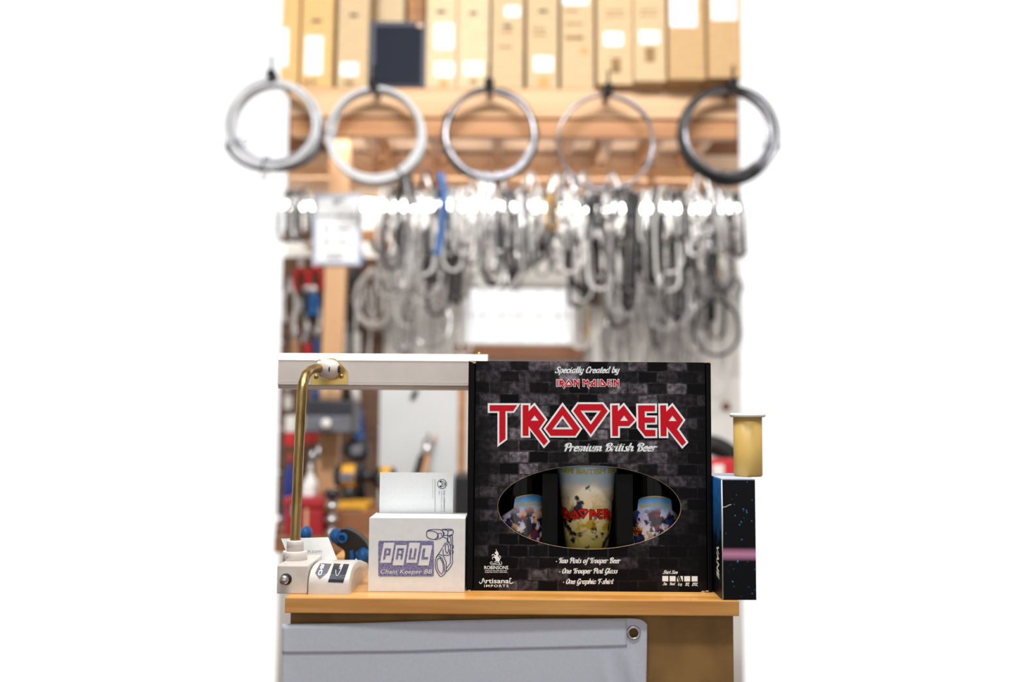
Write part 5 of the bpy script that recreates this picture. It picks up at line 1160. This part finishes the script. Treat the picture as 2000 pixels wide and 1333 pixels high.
def tbox(t, x0, x1, zt):
    MB().box(x0, x1, 2.6, 2.8, ZW+0.0005, zt-0.03, 0.004).build('body', 'toolboxred', t)
    MB().box(x0-0.003, x1+0.003, 2.596, 2.804, zt-0.028, zt, 0.006).build('lid', 'toolboxred', t)
    MB().box(x0+0.02, x0+0.04, 2.59, 2.597, zt-0.05, zt-0.02, 0.002).build('latch', 'steel', t)
    MB().box(x0+(x1-x0)*0.55, x0+(x1-x0)*0.62, 2.594, 2.6, ZW+0.01, zt-0.03).build('stripe', 'peach', t)
onbench('toolbox', 'red metal toolbox behind the brass arm', 'toolbox', 556, 631, 972, 2.6, tbox)
def roll(t, x0, x1, zt):
    xm = (x0+x1)/2; r = (x1-x0)/2
    for k in range(3):
        MB().lathe([(r*0.5, ZW+0.0005+0.036*k), (r, ZW+0.002+0.036*k), (r, ZW+0.014+0.036*k), (r*0.55, ZW+0.016+0.036*k), (r*0.55, ZW+0.034+0.036*k)], (xm, 2.55+r+0.02, 0), 'Z', 20).build('socket', 'steel', t)
    MB().lathe([(r*0.7, ZW+0.106), (r*1.1, ZW+0.112), (r*1.1, zt-0.006), (r*0.7, zt)], (xm, 2.55+r+0.02, 0), 'Z', 24).build('reel', 'chainwhite', t)
    MB().lathe([(r*1.12, ZW+0.125), (r*1.12, zt-0.02)], (xm, 2.55+r+0.02, 0), 'Z', 24).build('band', 'darkmetal', t)
onbench('socket_stack', 'silver sockets stacked under a white reel beside the red toolbox', 'sockets', 632, 658, 958, 2.56, roll)
def bottle_(t, x0, x1, zt, m='chainwhite', capm='chainwhite'):
    xm = (x0+x1)/2; r = (x1-x0)/2; h = zt-ZW
    MB().lathe([(r*0.9, ZW+0.0005), (r, ZW+0.004), (r, ZW+h*0.68), (r*0.35, ZW+h*0.82), (r*0.3, ZW+h*0.86)], (xm, 2.85, 0), 'Z', 18).build('bottle_body', m, t)
    MB().lathe([(r*0.4, ZW+h*0.86), (r*0.12, zt)], (xm, 2.85, 0), 'Z', 12).build('nozzle', capm, t)
onbench('squeeze_bottle', 'white squeeze bottle with nozzle right beside the brass arm', 'bottle', 592, 622, 905, 2.85, bottle_)
onbench('squeeze_bottle', 'white and blue squeeze bottle at the left edge', 'bottle', 556, 576, 885, 2.85, lambda t, a, b, z: bottle_(t, a, b, z, 'deepblue', 'toolred'))
bx('paper_pack', 'whitecard', 'small white pack standing on the red toolbox', 'pack', 590, 612, 946, 971, 2.66, 0.06)
screwdriver(622, 870, 900, 1002, 2.98, 10, 'tan', 'steel', 'tan handled tool upright on the bench')
screwdriver(610, 880, 905, 1004, 2.96, 12, 'navy', 'steel', 'navy handled tool upright on the bench')
bx('parts_bin', 'brownply', 'brown open bin under the drills', 'bin', 640, 742, 1000, 1046, 2.66, 0.1)
bx('storage_case', 'toolblack', 'black storage case right of the white sheet behind the upright card', 'case', 886, 925, 930, 1046, 2.84, 0.2)
# brush and pliers leaning against the white sheet
def zpt(px, py, Y):
    q = P(px, py, Y); return q
lb_ = thing('paint_brush', 'black and tan handled brushes leaning against the pale panel', 'brush', (P(798, 1000, 2.96).x, 2.96, ZW))
MB().tube([(P(796, 1000, 2.96).x, 2.96, ZW+0.012), P(812, 940, 2.99), P(826, 893, 3.02)], 0.016, 10).build('black_handle', 'toolblack', lb_)
MB().tube([(P(808, 1000, 2.94).x, 2.94, ZW+0.01), P(825, 940, 2.97), P(836, 890, 3.0)], 0.0095, 10).build('tan_handle', 'tan', lb_)
MB().tube([P(829, 895, 3.01), P(837, 862, 3.03)], [0.013, 0.019], 10).build('ferrule', 'steel', lb_)
MB().tube([P(833, 868, 3.02), P(838, 845, 3.035)], [0.006, 0.003], 8).build('bristles', 'greymetal', lb_)
MB().tube([P(842, 872, 3.02), P(852, 850, 3.04)], [0.005, 0.004], 8).build('tip', 'tan', lb_)
# right of the gift box: small tyre, red and white pack, knot in the wall
c = P(1378, 936, 2.7); s_ = S(2.7)
ty = thing('rubber_tire_ring', 'small black rubber tyre standing behind the star carton', 'tyre', (c.x, 2.7, c.z-86*s_))
MB().tube([(c.x+68*s_*math.cos(6.2832*k/40), 2.7, c.z+68*s_*math.sin(6.2832*k/40)) for k in range(40)], 18*s_, 14, closed=True).build('rubber_ring', 'rubber', ty)
MB().tube([(c.x+50*s_*math.cos(6.2832*k/40), 2.7, c.z+50*s_*math.sin(6.2832*k/40)) for k in range(40)], 4*s_, 10, closed=True).build('rim', 'greymetal', ty)
st_ = thing('bench_stool', 'grey crate under the small tyre on the bench', 'crate', (c.x, 2.7, ZW))
MB().box(c.x-0.12, c.x+0.03, 2.64, 2.8, ZW+0.0005, c.z-86*s_-0.0005, 0.004).build('crate', 'greymetal', st_)
a, b = P(1385, 897, 2.56), P(1443, 1010, 2.56)
rp = thing('red_pack', 'red and white pack beside the star carton', 'pack', ((a.x+b.x)/2, 2.56, ZW))
MB().box(a.x, b.x, 2.555, 2.61, ZW+0.0005, a.z, 0.004).build('pack_body', 'toolred', rp)
a, b = P(1392, 908, 2.554), P(1414, 960, 2.554); MB().box(a.x, b.x, 2.552, 2.5545, b.z, a.z).build('white_patch', 'chainwhite', rp)
q = P(1418, 794, YW-0.004); MB().lathe([(0.018, 0.004), (0.018, -0.004), (0.0, -0.006)], tuple(q), 'Y', 16).build('wall_knob', 'brownply', wallb)
